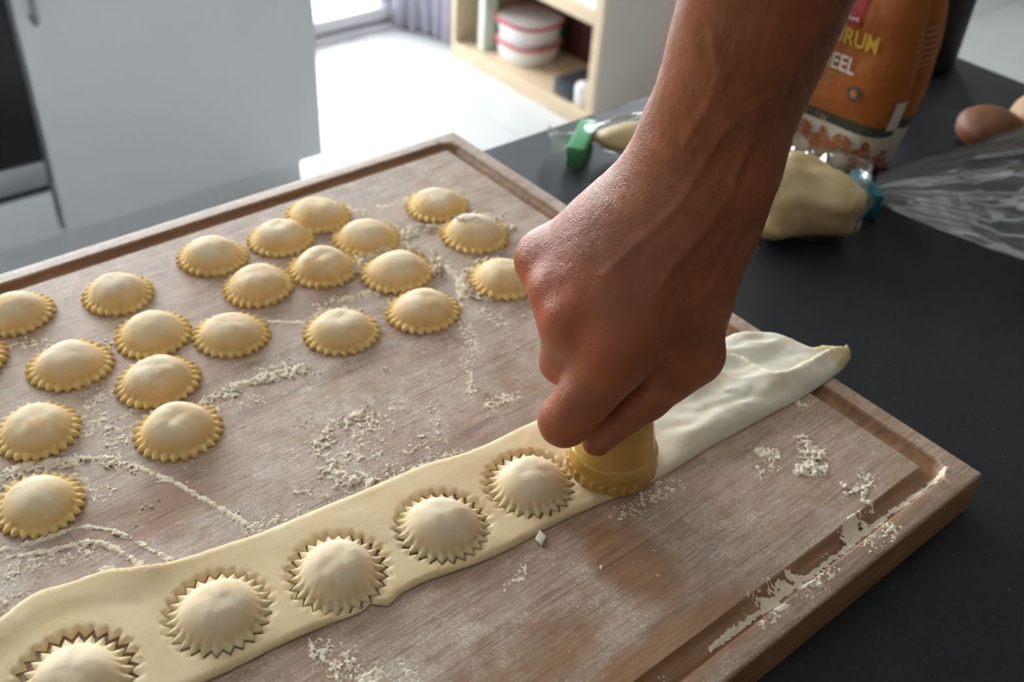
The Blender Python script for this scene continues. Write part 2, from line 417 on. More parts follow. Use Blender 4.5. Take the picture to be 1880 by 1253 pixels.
def vnoise(p, scale, octaves=3, rough=0.5):            # value noise on an (n,3) array, about -1..1
    p = np.asarray(p, dtype=np.float32)*scale
    tot = 0; amp = 1.0; out = np.zeros(p.shape[0], np.float32)
    for o in range(octaves):
        i = np.floor(p).astype(np.int64); f = p-i; f = f*f*(3-2*f)
        i0 = i & 63; i1 = (i+1) & 63
        def g(a, b, c): return _LAT[a, b, c]
        x0, y0, z0 = i0[:, 0], i0[:, 1], i0[:, 2]; x1, y1, z1 = i1[:, 0], i1[:, 1], i1[:, 2]
        fx, fy, fz = f[:, 0], f[:, 1], f[:, 2]
        c00 = g(x0, y0, z0)*(1-fx)+g(x1, y0, z0)*fx; c10 = g(x0, y1, z0)*(1-fx)+g(x1, y1, z0)*fx
        c01 = g(x0, y0, z1)*(1-fx)+g(x1, y0, z1)*fx; c11 = g(x0, y1, z1)*(1-fx)+g(x1, y1, z1)*fx
        c0 = c00*(1-fy)+c10*fy; c1 = c01*(1-fy)+c11*fy
        out += amp*((c0*(1-fz)+c1*fz)*2-1); tot += amp; amp *= rough
        p = p*2.03+17.3
    return out/tot

# ------------------------------------------------------------------ measured layout (1e-4 m; x along the board, y across it)
RAVIOLI = [
    (-3421, -464, 209),
    (-2889, -603, 209),
    (-2271, -558, 217),
    (-1826, -606, 214),
    (-1493, -504, 217),
    (-1380, -910, 216),
    (-765, -835, 221),
    (-782, -1268, 229),
    (-1783, -1045, 214),
    (-2192, -986, 218),
    (-1435, -1336, 230),
    (-945, -1769, 222),
    (-1538, -1751, 221),
    (-2029, -1645, 218),
    (-2541, -1318, 211),
    (-2886, -1069, 214),
    (-3347, -1069, 220),
    (-3034, -1456, 219),
    (-3116, -1864, 218),
    (-3662, -1465, 210),
    (-3828, -1947, 203),
    (-3776, -691, 226),
]
CUT = [
    (-4051, -2937, 208),
    (-3464, -2980, 217),
    (-2956, -3098, 223),
    (-2433, -3158, 208),
    (-1932, -3190, 218),
]
STRIP_UPPER = [(-4577, -2507), (-4311, -2490), (-4178, -2475), (-4103, -2446), (-4008, -2430), (-3883, -2464), (-3752, -2489), (-3654, -2544), (-3533, -2604), (-3420, -2632), (-3252, -2661), (-3106, -2690), (-2948, -2706), (-2785, -2722), (-2646, -2739), (-2441, -2757), (-2261, -2775), (-2064, -2825), (-1906, -2844), (-1730, -2848), (-1610, -2858), (-1336, -2873), (-1066, -2886), (-793, -2910), (-518, -2946), (-206, -2982), (-109, -3024), (-24, -3097), (19, -3185), (37, -3290)]
STRIP_END = [(53, -3345), (101, -3366), (141, -3394), (172, -3429), (185, -3469), (172, -3508), (156, -3539)]
STRIP_LOWER = [(89, -3557), (-10, -3563), (-314, -3570), (-616, -3551), (-1026, -3532), (-1309, -3531), (-1491, -3521), (-1650, -3493), (-1869, -3461), (-2060, -3445), (-2251, -3437), (-2422, -3414), (-2552, -3385), (-2705, -3352), (-2819, -3351), (-2880, -3366), (-2932, -3312), (-2961, -3322), (-3007, -3322), (-3136, -3294), (-3326, -3267), (-3491, -3254), (-3648, -3238), (-3921, -3199), (-4181, -3169), (-4404, -3132), (-4609, -3076)]
FOLD = [(-1010, -3029), (-679, -3040), (-417, -3150), (-389, -3304), (-360, -3433), (-147, -3436), (49, -3457), (126, -3494)]
FLOUR = [
    ('ridge', 15, 42, [(-2917, -1744), (-2776, -1740), (-2644, -1727), (-2497, -1755), (-2363, -1783)]),
    ('clump', 12, 33, [(-2635, -2477), (-2603, -2383), (-2502, -2311), (-2386, -2281), (-2300, -2292)]),
    ('clump', 12, 36, [(-2685, -2509), (-2650, -2624), (-2557, -2671), (-2530, -2748)]),
    ('smear', 6, 68, [(-2550, -2539), (-2402, -2408), (-2280, -2322)]),
    ('smear', 6, 27, [(-2422, -2586), (-2280, -2447), (-2119, -2308)]),
    ('smear', 9, 58, [(-1995, -2502), (-2103, -2626), (-2249, -2712), (-2395, -2735)]),
    ('smear', 6, 25, [(-1765, -2482), (-1658, -2367), (-1609, -2229)]),
    ('ridge', 6, 13, [(-3560, -1755), (-3409, -1910), (-3308, -2110), (-3238, -2279), (-3187, -2424), (-3138, -2593)]),
    ('clump', 12, 28, [(-3912, -1667), (-3790, -1677), (-3653, -1723), (-3507, -1821), (-3401, -1953)]),
    ('ridge', 9, 13, [(-4059, -2105), (-3954, -2137), (-3816, -2154), (-3709, -2193), (-3631, -2279), (-3566, -2418), (-3494, -2594)]),
    ('ridge', 9, 15, [(-4042, -2155), (-3892, -2229), (-3764, -2271), (-3691, -2333), (-3648, -2434), (-3610, -2546)]),
    ('clump', 15, 37, [(-1557, -1072), (-1392, -1036), (-1257, -1083), (-1144, -1222), (-1139, -1360)]),
    ('ridge', 9, 28, [(-1139, -1360), (-1148, -1515), (-1197, -1679), (-1327, -1818)]),
    ('clump', 15, 38, [(-1181, -1003), (-1060, -983), (-926, -1041)]),
    ('ridge', 9, 30, [(-1286, -551), (-1217, -631)]),
    ('ridge', 6, 15, [(-2306, -1325), (-2161, -1439)]),
    ('smear', 3, 28, [(-1234, -603), (-995, -637), (-811, -630)]),
    ('ridge', 6, 22, [(-1198, -1692), (-1115, -1853)]),
    ('clump', 12, 30, [(-812, -3713), (-791, -3768)]),
    ('clump', 12, 42, [(-588, -3802), (-585, -3869), (-652, -3903)]),
    ('clump', 12, 34, [(-729, -3928), (-670, -3985)]),
    ('smear', 6, 32, [(-957, -3798), (-841, -3826)]),
    ('clump', 12, 17, [(-663, -4097), (-683, -4161), (-584, -4188), (-665, -4219), (-671, -4281)]),
    ('clump', 9, 16, [(-686, -4279), (-823, -4278), (-924, -4288)]),
    ('smear', 6, 33, [(-503, -4131), (-546, -4193)]),
    ('clump', 9, 24, [(-340, -3590), (-349, -3627)]),
    ('smear', 6, 35, [(-1735, -3582), (-1568, -3597), (-1333, -3628)]),
    ('smear', 6, 22, [(-1517, -3547), (-1342, -3563)]),
    ('smear', 9, 39, [(-4156, -2394), (-4019, -2385)]),
    ('smear', 6, 38, [(-3143, -2629), (-3028, -2645), (-2894, -2661)]),
    ('smear', 6, 22, [(-2403, -2747), (-2188, -2766), (-2056, -2815)]),
    ('smear', 6, 33, [(-3397, -1413), (-3306, -1401), (-3225, -1380)]),
    ('smear', 6, 32, [(-3502, -1609), (-3424, -1618), (-3238, -1578)]),
    ('smear', 9, 35, [(-3148, -1019), (-3073, -984)]),
    ('smear', 3, 35, [(-3567, -722), (-3442, -694)]),
    ('clump', 12, 27, [(-1299, -4369), (-1284, -4418)]),
    ('smear', 6, 41, [(-1404, -4328), (-1329, -4422)]),
    ('smear', 3, 28, [(-1507, -4381), (-1634, -4393)]),
    ('groove', 12, 17, [(-1893, -4335), (-1570, -4341), (-1195, -4350), (-771, -4351), (-137, -4362)]),
    ('clump', 15, 32, [(-769, -4318), (-920, -4333)]),
    ('clump', 9, 30, [(-1293, -4308), (-1436, -4323), (-1538, -4314)]),
    ('smear', 6, 57, [(-3223, -3394), (-3121, -3599)]),
    ('smear', 6, 57, [(-3675, -1850), (-3642, -1961), (-3569, -2036)]),
    ('smear', 6, 70, [(-3414, -1526), (-3386, -1694), (-3411, -1817)]),
    ('smear', 6, 43, [(-4089, -2261), (-3978, -2270), (-3857, -2324)]),
    ('smear', 6, 33, [(-3760, -2320), (-3727, -2477)]),
    ('smear', 6, 39, [(-1712, -2602), (-1566, -2653)]),
    ('smear', 9, 44, [(-2821, -2586), (-2737, -2692), (-2616, -2738)]),
    ('smear', 6, 64, [(-2616, -1736), (-2421, -1680)]),
    ('smear', 6, 43, [(-2867, -1795), (-2690, -1871)]),
    ('smear', 3, 54, [(-1495, -1818), (-1428, -1993), (-1500, -2188)]),
    ('smear', 6, 54, [(-1296, -1926), (-1214, -2080)]),
    ('smear', 6, 40, [(-3498, -771), (-3368, -816)]),
    ('smear', 6, 38, [(-1980, -1348), (-1807, -1370), (-1644, -1416)]),
    ('smear', 6, 39, [(-878, -4426), (-720, -4439)]),
    ('smear', 6, 46, [(-1180, -4401), (-1361, -4417)]),
    ('smear', 6, 26, [(-2989, -3636), (-2997, -3724)]),
    ('smear', 3, 21, [(-2285, -3555), (-2410, -3592)]),
]
HAND = [
    ((-1442, -3580, 11809), 180, (-1255, -3349, 11104), 173, 100),
    ((-1347, -3567, 11790), 166, (-1204, -3384, 11082), 164, 260),
    ((-1426, -3594, 11811), 203, (-1271, -3383, 11163), 183, 300),
    ((-1314, -3297, 10973), 170, (-1254, -3411, 10917), 170, 180),
    ((-1337, -3267, 10902), 138, (-1660, -2897, 10327), 124, 160),
    ((-1313, -3334, 10875), 150, (-1742, -3063, 10280), 118, 200),
    ((-1281, -3399, 10857), 155, (-1787, -3224, 10219), 127, 200),
    ((-1263, -3429, 10828), 145, (-1743, -3430, 10144), 136, 200),
    ((-1300, -3287, 10849), 135, (-1639, -2988, 10276), 105, 140),
    ((-1271, -3356, 10808), 135, (-1647, -3153, 10196), 112, 140),
    ((-1274, -3418, 10748), 130, (-1610, -3293, 10176), 118, 140),
    ((-1711, -2882, 10347), 98, (-1711, -2882, 10348), 98, 100),
    ((-1810, -3079, 10323), 70, (-1810, -3079, 10324), 70, 90),
    ((-1857, -3230, 10286), 70, (-1857, -3230, 10287), 70, 90),
    ((-1801, -3440, 10202), 80, (-1801, -3440, 10203), 80, 100),
    ((-1247, -3335, 10671), 210, (-1512, -3223, 10196), 210, 160),
    ((-1722, -3260, 10144), 88, (-1689, -3222, 10046), 62, 60),
    ((-1748, -3126, 10231), 85, (-1697, -3046, 10043), 62, 100),
    ((-1214, -3369, 10796), 122, (-1363, -3578, 10085), 108, 200),
    ((-1254, -3385, 10618), 165, (-1418, -3420, 10155), 155, 160),
    ((-1381, -3451, 10352), 150, (-1453, -3439, 10059), 108, 120),
    ((-1371, -3582, 10059), 115, (-1544, -3481, 9845), 103, 60),
    ((-1544, -3481, 9845), 101, (-1730, -3393, 9608), 72, 40),
    ((-1715, -3424, 10124), 140, (-1897, -3332, 9781), 121, 60),
    ((-1897, -3332, 9781), 117, (-1704, -3260, 9707), 88, 30),
    ((-1704, -3260, 9707), 86, (-1644, -3301, 9817), 75, 30),
    ((-1788, -3201, 10191), 122, (-1739, -3120, 9906), 106, 80),
    ((-1739, -3120, 9906), 98, (-1559, -3141, 9780), 80, 30),
    ((-1730, -3057, 10248), 110, (-1599, -2921, 9921), 80, 40),
    ((-1599, -2921, 9921), 80, (-1426, -3022, 9634), 75, 30),
    ((-1692, -2890, 10291), 105, (-1538, -2835, 10021), 78, 40),
    ((-1538, -2835, 10021), 78, (-1395, -2927, 9766), 70, 30),
]
VEINS = [
    ('V', [(-1463, -3837, 11657), (-1453, -3768, 11477), (-1493, -3697, 11368), (-1512, -3588, 11210), (-1502, -3511, 11038), (-1541, -3485, 10870), (-1648, -3401, 10688), (-1761, -3325, 10516)]),
    ('V', [(-1493, -3697, 11368), (-1416, -3635, 11137), (-1418, -3614, 10942), (-1495, -3573, 10749), (-1583, -3533, 10630), (-1687, -3517, 10448)]),
    ('V', [(-1668, -3578, 11611), (-1608, -3601, 11450), (-1571, -3541, 11294), (-1539, -3449, 11118)]),
    ('V', [(-1363, -3638, 10710), (-1426, -3625, 10514), (-1573, -3583, 10355)]),
    ('T', [(-1560, -3402, 10933), (-1685, -3252, 10674), (-1808, -3098, 10461)]),
    ('T', [(-1530, -3486, 10916), (-1680, -3381, 10637), (-1872, -3275, 10375)]),
    ('T', [(-1498, -3544, 10885), (-1628, -3510, 10582), (-1800, -3498, 10312)]),
]
ZB, ZC = 0.926, 0.900
def keep(o, parent):                                       # parent o to an Empty without moving it
    o.parent = parent
    o.matrix_parent_inverse = (Matrix.Translation(parent.location) @ parent.rotation_euler.to_matrix().to_4x4()).inverted()
    return o

# ================================================================== the room
fl = box('floor', (-2.4, -2.8, -0.05, 3.9, 2.25, -0.004), M['grout']); tag(fl, kind='structure')
tile_me = None
TX0, TY0, TS = -2.25, -2.46, 0.6
TX0 = 3.047-9*0.6; TY0 = 1.14-6*0.6
for i in range(0, 11):
    for j in range(0, 8):
        x, y = TX0+i*TS, TY0+j*TS
        if x+TS > 3.9 or y+TS > 2.25 and y > 2.2: continue
        if tile_me is None:
            t = link_bm('tile', box_bm(0.002, 0.002, -0.012, TS-0.002, TS-0.002, 0.0, bev=0.0012, seg=1), M['tile'])
            tile_me = t.data
        else:
            t = bpy.data.objects.new('tile', tile_me); COL.objects.link(t)
        t.location = (x, y, 0); t.parent = fl
def wall(name, pieces, mat=M['wall']):
    bm = bmesh.new()
    for p in pieces: box_bm(*p, bm=bm)
    return tag(link_bm(name, bm, mat), kind='structure')
H = 2.5
# wall with the garden door (x 0.72..1.43) and the window over the kitchen units
wall('wall_back', [(-2.4, 2.2, 0, -1.3, 2.34, H), (-1.3, 2.2, 0, 0.6, 2.34, 1.05), (-1.3, 2.2, 2.15, 0.6, 2.34, H),
                   (0.6, 2.2, 0, 0.715, 2.34, H), (0.715, 2.2, 2.12, 1.435, 2.34, H), (1.435, 2.2, 0, 2.4, 2.34, H), (2.4, 2.2, 0, 3.4, 2.34, 0.9), (2.4, 2.2, 2.1, 3.4, 2.34, H), (3.4, 2.2, 0, 3.9, 2.34, H)])
wall('wall_left', [(-2.54, -2.8, 0, -2.4, 2.34, H)])
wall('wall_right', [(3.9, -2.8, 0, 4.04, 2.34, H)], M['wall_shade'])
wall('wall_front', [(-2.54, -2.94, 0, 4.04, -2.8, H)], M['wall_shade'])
tag(box('ceiling', (-2.54, -2.94, H, 4.04, 2.34, H+0.1), M['ceiling']), kind='structure')
tag(box('ground', (-6, 2.36, -0.12, 8, 14, -0.02), M['paving']), kind='structure')
def frame(name, x0, x1, z0, z1, w, d, along='x', pos=2.2):
    bm = bmesh.new()
    def b(a0, c0, a1, c1):
        if along == 'x': box_bm(a0, pos-0.02, c0, a1, pos+d, c1, bev=0.004, seg=1, bm=bm)
        else: box_bm(pos-d, a0, c0, pos+0.02, a1, c1, bev=0.004, seg=1, bm=bm)
    b(x0, z0, x0+w, z1); b(x1-w, z0, x1, z1); b(x0+w, z0, x1-w, z0+w); b(x0+w, z1-w, x1-w, z1)
    o = tag(link_bm(name, bm, M['alu']), kind='structure')
    if along == 'x': p = box('pane', (x0+w, pos+0.04, z0+w, x1-w, pos+0.048, z1-w), M['glass'])
    else: p = box('pane', (pos-0.048, x0+w, z0+w, pos-0.04, x1-w, z1-w), M['glass'])
    p.parent = o
    return o
d1 = frame('door_1', 0.72, 1.43, 0.012, 2.12, 0.055, 0.09)
box('threshold', (0.72, 2.125, 0.0, 1.43, 2.19, 0.010), M['alu'], d1)
box('bottom_rail', (0.72, 2.155, 0.022, 1.43, 2.182, 0.062), M['alu'], d1, bev=0.004)
frame('window_1', -1.3, 0.6, 1.05, 2.15, 0.055, 0.09)
frame('added_window', 2.4, 3.4, 0.9, 2.1, 0.055, 0.09)  # unseen window, put in to brighten the floor at the far right
tag(box('baseboard_back', (1.44, 2.185, 0, 3.9, 2.2, 0.07), M['alu'], bev=0.003, seg=1), kind='structure')

# curtain gathered at the side of the garden door
def curtain():
    vs, fs = [], []
    nu, nv = 120, 14
    for j in range(nv+1):
        z = 0.015+(2.2-0.015)*j/nv
        for i in range(nu+1):
            s = i/nu
            y = 2.135-0.25*s; x = 1.385+0.075*min(1, s*1.6)+0.024*math.sin(s*2*PI*5.5+0.3*math.sin(z*2))+0.008*math.sin(s*37)
            vs.append((x+0.01*math.sin(z*3+s*6), y, z))
    W = nu+1
    for j in range(nv):
        for i in range(nu): fs.append((j*W+i, j*W+i+1, (j+1)*W+i+1, (j+1)*W+i))
    o = link_mesh('curtain', vs, fs, M['curtain'])
    md = o.modifiers.new('thickness', 'SOLIDIFY'); md.thickness = 0.0012
    tag(o, 'pale lilac curtain gathered beside the bright garden door', 'curtain')
curtain()

# ================================================================== kitchen units on the far side
def unit(name, loc, label, cat):
    e = empty(name, loc); tag(e, label, cat); return e
YF = 1.355
cab = unit('base_cabinet', (0.356, 1.65, 0), 'white lacquered base cabinet with one wide door right of the oven', 'cabinet')
keep(box('body', (0.052, YF+0.02, 0.10, 0.658, 1.93, 0.86), M['white_lacquer']), cab)
keep(box('plinth', (0.0455, YF+0.055, 0.0, 0.628, YF+0.075, 0.10), M['white_lacquer']), cab)
dr = keep(box('door', (0.0545, YF, 0.103, 0.6585, YF+0.0185, 0.857), M['white_lacquer'], bev=0.0015, seg=2), cab)
def bar_handle(x, z0, z1, par):
    bm = bmesh.new()
    r = 0.0062
    pts = [(x, YF-0.001, z0+0.012), (x, YF-0.024, z0+0.009), (x, YF-0.0285, z0+0.013), (x, YF-0.030, z0+0.020)]
    pts = pts+[(x, YF-0.031, (z0+z1)/2)]+[(p[0], p[1], z0+z1-p[2]) for p in pts[::-1]]
    rings = []
    for k, p in enumerate(pts):
        a = Vector(pts[max(0, k-1)]); b = Vector(pts[min(len(pts)-1, k+1)]); t = (b-a).normalized()
        s = t.cross(Vector((1, 0, 0))).normalized()
        rings.append([bm.verts.new(Vector(p)+r*(math.cos(q*PI/5)*Vector((1, 0, 0))+math.sin(q*PI/5)*s)) for q in range(10)])
    for a, b in zip(rings, rings[1:]):
        for i in range(10): bm.faces.new((a[i], a[(i+1) % 10], b[(i+1) % 10], b[i]))
    bm.faces.new(rings[0][::-1]); bm.faces.new(rings[-1])
    bmesh.ops.recalc_face_normals(bm, faces=bm.faces[:])
    o = link_bm('handle', bm, M['steel'], smooth=True, angle=0.8); tag(o, 'brushed steel bar handle')
    o.parent = par; o.matrix_parent_inverse = par.matrix_parent_inverse.copy() if False else Matrix.Identity(4)
    return o
bar_handle(0.082, 0.537, 0.76, dr)
ov = unit('oven', (-0.253, 1.65, 0), 'built-in oven with black glass door above a white drawer front', 'oven')
keep(box('body', (-0.552, YF+0.02, 0.10, 0.045, 1.93, 0.86), M['white_lacquer']), ov)
keep(box('oven_door', (-0.549, YF-0.004, 0.276, 0.0425, YF+0.018, 0.755), M['black_glass'], bev=0.002), ov)
keep(box('steel_trim', (-0.549, YF-0.002, 0.219, 0.0425, YF+0.018, 0.272), M['steel'], bev=0.002), ov)
keep(box('vent_gap', (-0.549, YF+0.008, 0.203, 0.0425, YF+0.0195, 0.219), M['black_gap']), ov)
keep(box('control_panel', (-0.549, YF-0.002, 0.758, 0.0425, YF+0.018, 0.857), M['steel'], bev=0.002), ov)
keep(box('drawer_front', (-0.549, YF, 0.103, 0.0425, YF+0.0185, 0.202), M['white_lacquer'], bev=0.0015), ov)
keep(box('plinth', (-0.552, YF+0.055, 0.0, 0.0445, YF+0.075, 0.10), M['white_lacquer']), ov)
wt = box('worktop', (-2.38, 1.335, 0.862, 0.672, 2.19, 0.90), M['counter'], bev=0.002)
tag(wt, 'dark worktop running over the white units below the window', 'worktop')
cb2 = unit('base_cabinet', (-1.46, 1.65, 0), 'white base cabinet left of the black glass oven', 'cabinet')
keep(box('body', (-2.38, YF+0.02, 0.10, -0.556, 1.93, 0.86), M['white_lacquer']), cb2)
keep(box('door', (-2.37, YF, 0.103, -0.5585, YF+0.0185, 0.857), M['white_lacquer'], bev=0.0015), cb2)
keep(box('plinth', (-2.38, YF+0.055, 0.0, -0.556, YF+0.075, 0.10), M['white_lacquer']), cb2)

# ================================================================== island under the board
isl = unit('kitchen_island', (-0.4, -0.55, 0), 'kitchen island with a dark speckled worktop under the wooden board', 'kitchen island')
keep(box('worktop', (-1.4, -1.15, 0.862, 0.552, 0.0005, ZC), M['counter'], bev=0.0015), isl)
keep(box('carcass', (-1.38, -1.12, 0.10, 0.52, -0.03, 0.8615), M['white_lacquer']), isl)
keep(box('plinth', (-1.34, -1.07, 0.0, 0.47, -0.08, 0.10), M['white_lacquer']), isl)

# ================================================================== bookshelf
bs = unit('bookshelf', (1.57, 1.547, 0), 'low birch bookshelf with tubs standing on its bottom shelf', 'bookshelf')
XS = 1.42
keep(box('side_panel', (XS, 1.845, 0.0, XS+0.34, 1.863, 1.05), M['birch'], bev=0.001, seg=1), bs)
sp = keep(box('side_panel', (XS, 1.232, 0.0, XS+0.34, 1.262, 1.05), M['birch'], bev=0.001, seg=1), bs)
keep(box('end_cladding', (XS+0.004, 1.226, 0.0, XS+0.335, 1.232, 1.05), M['panel'], bev=0.001, seg=1), bs)
keep(box('base_board', (XS, 1.262, 0.0, XS+0.33, 1.845, 0.043), M['birch'], bev=0.0015, seg=1), bs)
keep(box('shelf', (XS, 1.262, 0.292, XS+0.33, 1.845, 0.326), M['birch'], bev=0.001, seg=1), bs)
keep(box('shelf', (XS, 1.262, 0.66, XS+0.33, 1.845, 0.69), M['birch'], bev=0.001, seg=1), bs)
keep(box('top_board', (XS, 1.262, 1.02, XS+0.34, 1.845, 1.05), M['birch'], bev=0.001, seg=1), bs)
keep(box('back_panel', (XS+0.33, 1.262, 0.0, XS+0.338, 1.845, 1.02), M['birch']), bs)
def tub(z, label, rz):
    e = empty('storage_tub', (1.543, 1.645, z), rz); tag(e, label, 'tub', 'red-rimmed tubs on the bookshelf')
    n = 56
    e.scale = (0.97, 0.97, 0.73)
    lathe('body', [(0.070, 0.0), (0.078, 0.002), (0.082, 0.008), (0.089, 0.066), (0.0905, 0.071)], M['tub'], e, n, power=2.7)
    lathe('lid', [(0.092, 0.0695), (0.0965, 0.0705), (0.0975, 0.078), (0.0965, 0.0835), (0.0935, 0.0845), (0.0925, 0.0815)], M['red_plastic'], e, n, power=2.7)
    c = lathe('lid_centre', [(0.0925, 0.079), (0.0925, 0.0825), (0.088, 0.0835), (0.03, 0.084)], M['tub_lid'], e, n, power=2.7)
    tag(c, 'frosted pale lid centre')
    return e
tub(0.0432, 'white plastic tub with red rim, lower of the two stacked on the bookshelf', 0.03)
tub(0.1055, 'white plastic tub with red rim and greyish lid, stacked on the other tub', 0.08)
def block(name, c, mat, label, cat, bev=0.002, group=None):
    return tag(box(name, c, mat, bev=bev), label, cat, group)
def book(c, mat, label):
    x0, y0, z0, x1, y1, z1 = c
    e = empty('book', ((x0+x1)/2, (y0+y1)/2, z0)); tag(e, label, 'book', 'books at the back of the bookshelf')
    bm = bmesh.new(); w = 0.0025
    box_bm(x0, y0, z0, x1, y0+w, z1, bm=bm); box_bm(x0, y1-w, z0, x1, y1, z1, bm=bm); box_bm(x0, y0, z0, x0+w, y1, z1, bm=bm)
    keep(link_bm('cover', bm, mat), e)
    keep(box('pages', (x0+w, y0+w, z0+0.003, x1-0.004, y1-w, z1-0.003), M['paper']), e)
book((1.452, 1.745, 0.0432, 1.500, 1.775, 0.285), M['pale_green'], 'small pale green book upright at the left end of the bottom shelf')
book((1.515, 1.760, 0.0432, 1.72, 1.80, 0.27), M['tan_card'], 'tan book standing left of the pale green book')
book((1.66, 1.69, 0.0432, 1.748, 1.75, 0.280), M['dark_red'], 'dark maroon book behind the stacked tubs, next to the pale green book')
book((1.66, 1.665, 0.0432, 1.748, 1.686, 0.270), M['tan_card'], 'tan book behind the stacked tubs')
book((1.66, 1.60, 0.0432, 1.748, 1.660, 0.275), M['dark_green'], 'dark green book behind the stacked tubs')
book((1.66, 1.44, 0.0432, 1.748, 1.596, 0.262), M['dark_red'], 'dark maroon book in the shade right of the tubs')
book((1.66, 1.27, 0.0432, 1.748, 1.435, 0.255), M['dark_red'], 'dark maroon book in the corner behind the dark case')
cs = empty('case', (1.51, 1.355, 0.0432)); tag(cs, 'dark blue case lying at the right end of the bottom shelf', 'case')
keep(box('body', (1.437, 1.335, 0.0432, 1.60, 1.412, 0.078), M['dark_case'], bev=0.006), cs)
keep(box('lid', (1.437, 1.335, 0.0785, 1.60, 1.412, 0.090), M['dark_case'], bev=0.005), cs)
jr = lathe('cup', [(0.020, 0.0), (0.027, 0.003), (0.0315, 0.02), (0.033, 0.05), (0.031, 0.066), (0.024, 0.072), (0.010, 0.074)], M['tub'], None, 32)
jr.location = (1.462, 1.290, 0.0432); jr.scale = (0.72, 0.72, 0.9)
jr.location = (1.455, 1.307, 0.0432)
tag(jr, 'small white rounded pot in front of the dark case', 'pot')
pp = empty('paper_stack', (1.55, 1.36, 0.3265)); tag(pp, 'stack of white papers on the upper bookshelf board', 'papers')
for k in range(6):
    s = box('sheet', (1.432+0.004*random.random(), 1.27, 0.3265+k*0.008, 1.66, 1.48-0.01*random.random(), 0.3265+k*0.008+0.0075), M['paper'], bev=0.001, seg=1)
    keep(s, pp)
# ================================================================== cutting board of oak staves with a juice groove
X0, X1, Y0, Y1, TH = -0.62, 0.0, -0.4497, 0.0, 0.0255
GI, GW, GD = 0.0168, 0.0062, 0.0048                       # groove inset, half width, depth
def board_h(x, y):                                        # height of the top face relative to ZB (numpy arrays)
    cx, cy = (X0+X1)/2, (Y0+Y1)/2
    hx, hy = (X1-X0)/2-GI-0.006, (Y1-Y0)/2-GI-0.006
    qx, qy = np.abs(x-cx)-hx, np.abs(y-cy)-hy
    d = np.hypot(np.maximum(qx, 0), np.maximum(qy, 0))+np.minimum(np.maximum(qx, qy), 0)-0.006
    t = np.clip(np.abs(d)/GW, 0, 1)
    h = -GD*np.clip((1-t**3.2), 0, 1)
    e = np.minimum((X1-X0)/2-np.abs(x-cx), (Y1-Y0)/2-np.abs(y-cy))
    return h-np.where(e < 0.0022, 0.0022-np.sqrt(np.maximum(0.0022**2-(0.0022-np.clip(e, 0, 1))**2, 0)), 0)
board = empty('cutting_board', (-0.31, -0.225, ZC))
tag(board, 'large floured oak cutting board with a juice groove along its edges', 'cutting board')
fine = [0, 0.0004, 0.0011, 0.0022]+[GI+q*GW for q in (-1.02, -0.95, -0.85, -0.7, -0.5, -0.25, 0, 0.25, 0.5, 0.7, 0.85, 0.95, 1.02)]+[GI+0.0075]
bx = sorted([X0+q for q in fine]+[X1-q for q in fine]); by = sorted([Y0+q for q in fine]+[Y1-q for q in fine])
rows = [Y1]+[-0.017-0.036*k for k in range(0, 12)]+[Y0]
butt = {11: [-0.149, -0.43], 12: [-0.149, -0.40], 9: [-0.296, -0.02], 10: [-0.36, -0.11]}
rnd = random.Random(5)
for r in range(len(rows)-1):
    yb, ya = rows[r], rows[r+1]
    cuts = butt.get(r)
    if cuts is None:
        first = -0.06-0.2*rnd.random(); cuts = [first, first-0.2-0.1*rnd.random()]
    xs_ = [X1]+sorted(cuts, reverse=True)+[X0]
    for a in range(len(xs_)-1):
        xa, xb = xs_[a+1], xs_[a]
        g = 0.00006
        lx = [xa+g]+[q for q in bx if xa+0.0004 < q < xb-0.0004]+[xb-g]
        ly = [ya+g]+[q for q in by if ya+0.0003 < q < yb-0.0003]+[yb-g]
        if xa == X0: lx[0] = X0
        if xb == X1: lx[-1] = X1
        if ya == Y0: ly[0] = Y0
        if yb == Y1: ly[-1] = Y1
        nx, ny = len(lx), len(ly)
        gx, gy = np.meshgrid(lx, ly)
        hz = board_h(gx, gy)+ZB
        vs = [(gx[j, i], gy[j, i], hz[j, i]) for j in range(ny) for i in range(nx)]
        fs = [(j*nx+i, j*nx+i+1, (j+1)*nx+i+1, (j+1)*nx+i) for j in range(ny-1) for i in range(nx-1)]
        rim = [i for i in range(nx)]+[j*nx+nx-1 for j in range(1, ny)]+[(ny-1)*nx+i for i in range(nx-2, -1, -1)]+[j*nx for j in range(ny-2, 0, -1)]
        b0 = len(vs)
        vs += [(vs[k][0], vs[k][1], ZC+0.0004) for k in rim]
        n = len(rim)
        fs += [(rim[(k+1) % n], rim[k], b0+k, b0+(k+1) % n) for k in range(n)]
        fs.append([b0+k for k in range(n)][::-1])
        o = link_mesh('stave', vs, fs, M['wood'])
        o.data.set_sharp_from_angle(angle=0.7)
        keep(o, board)

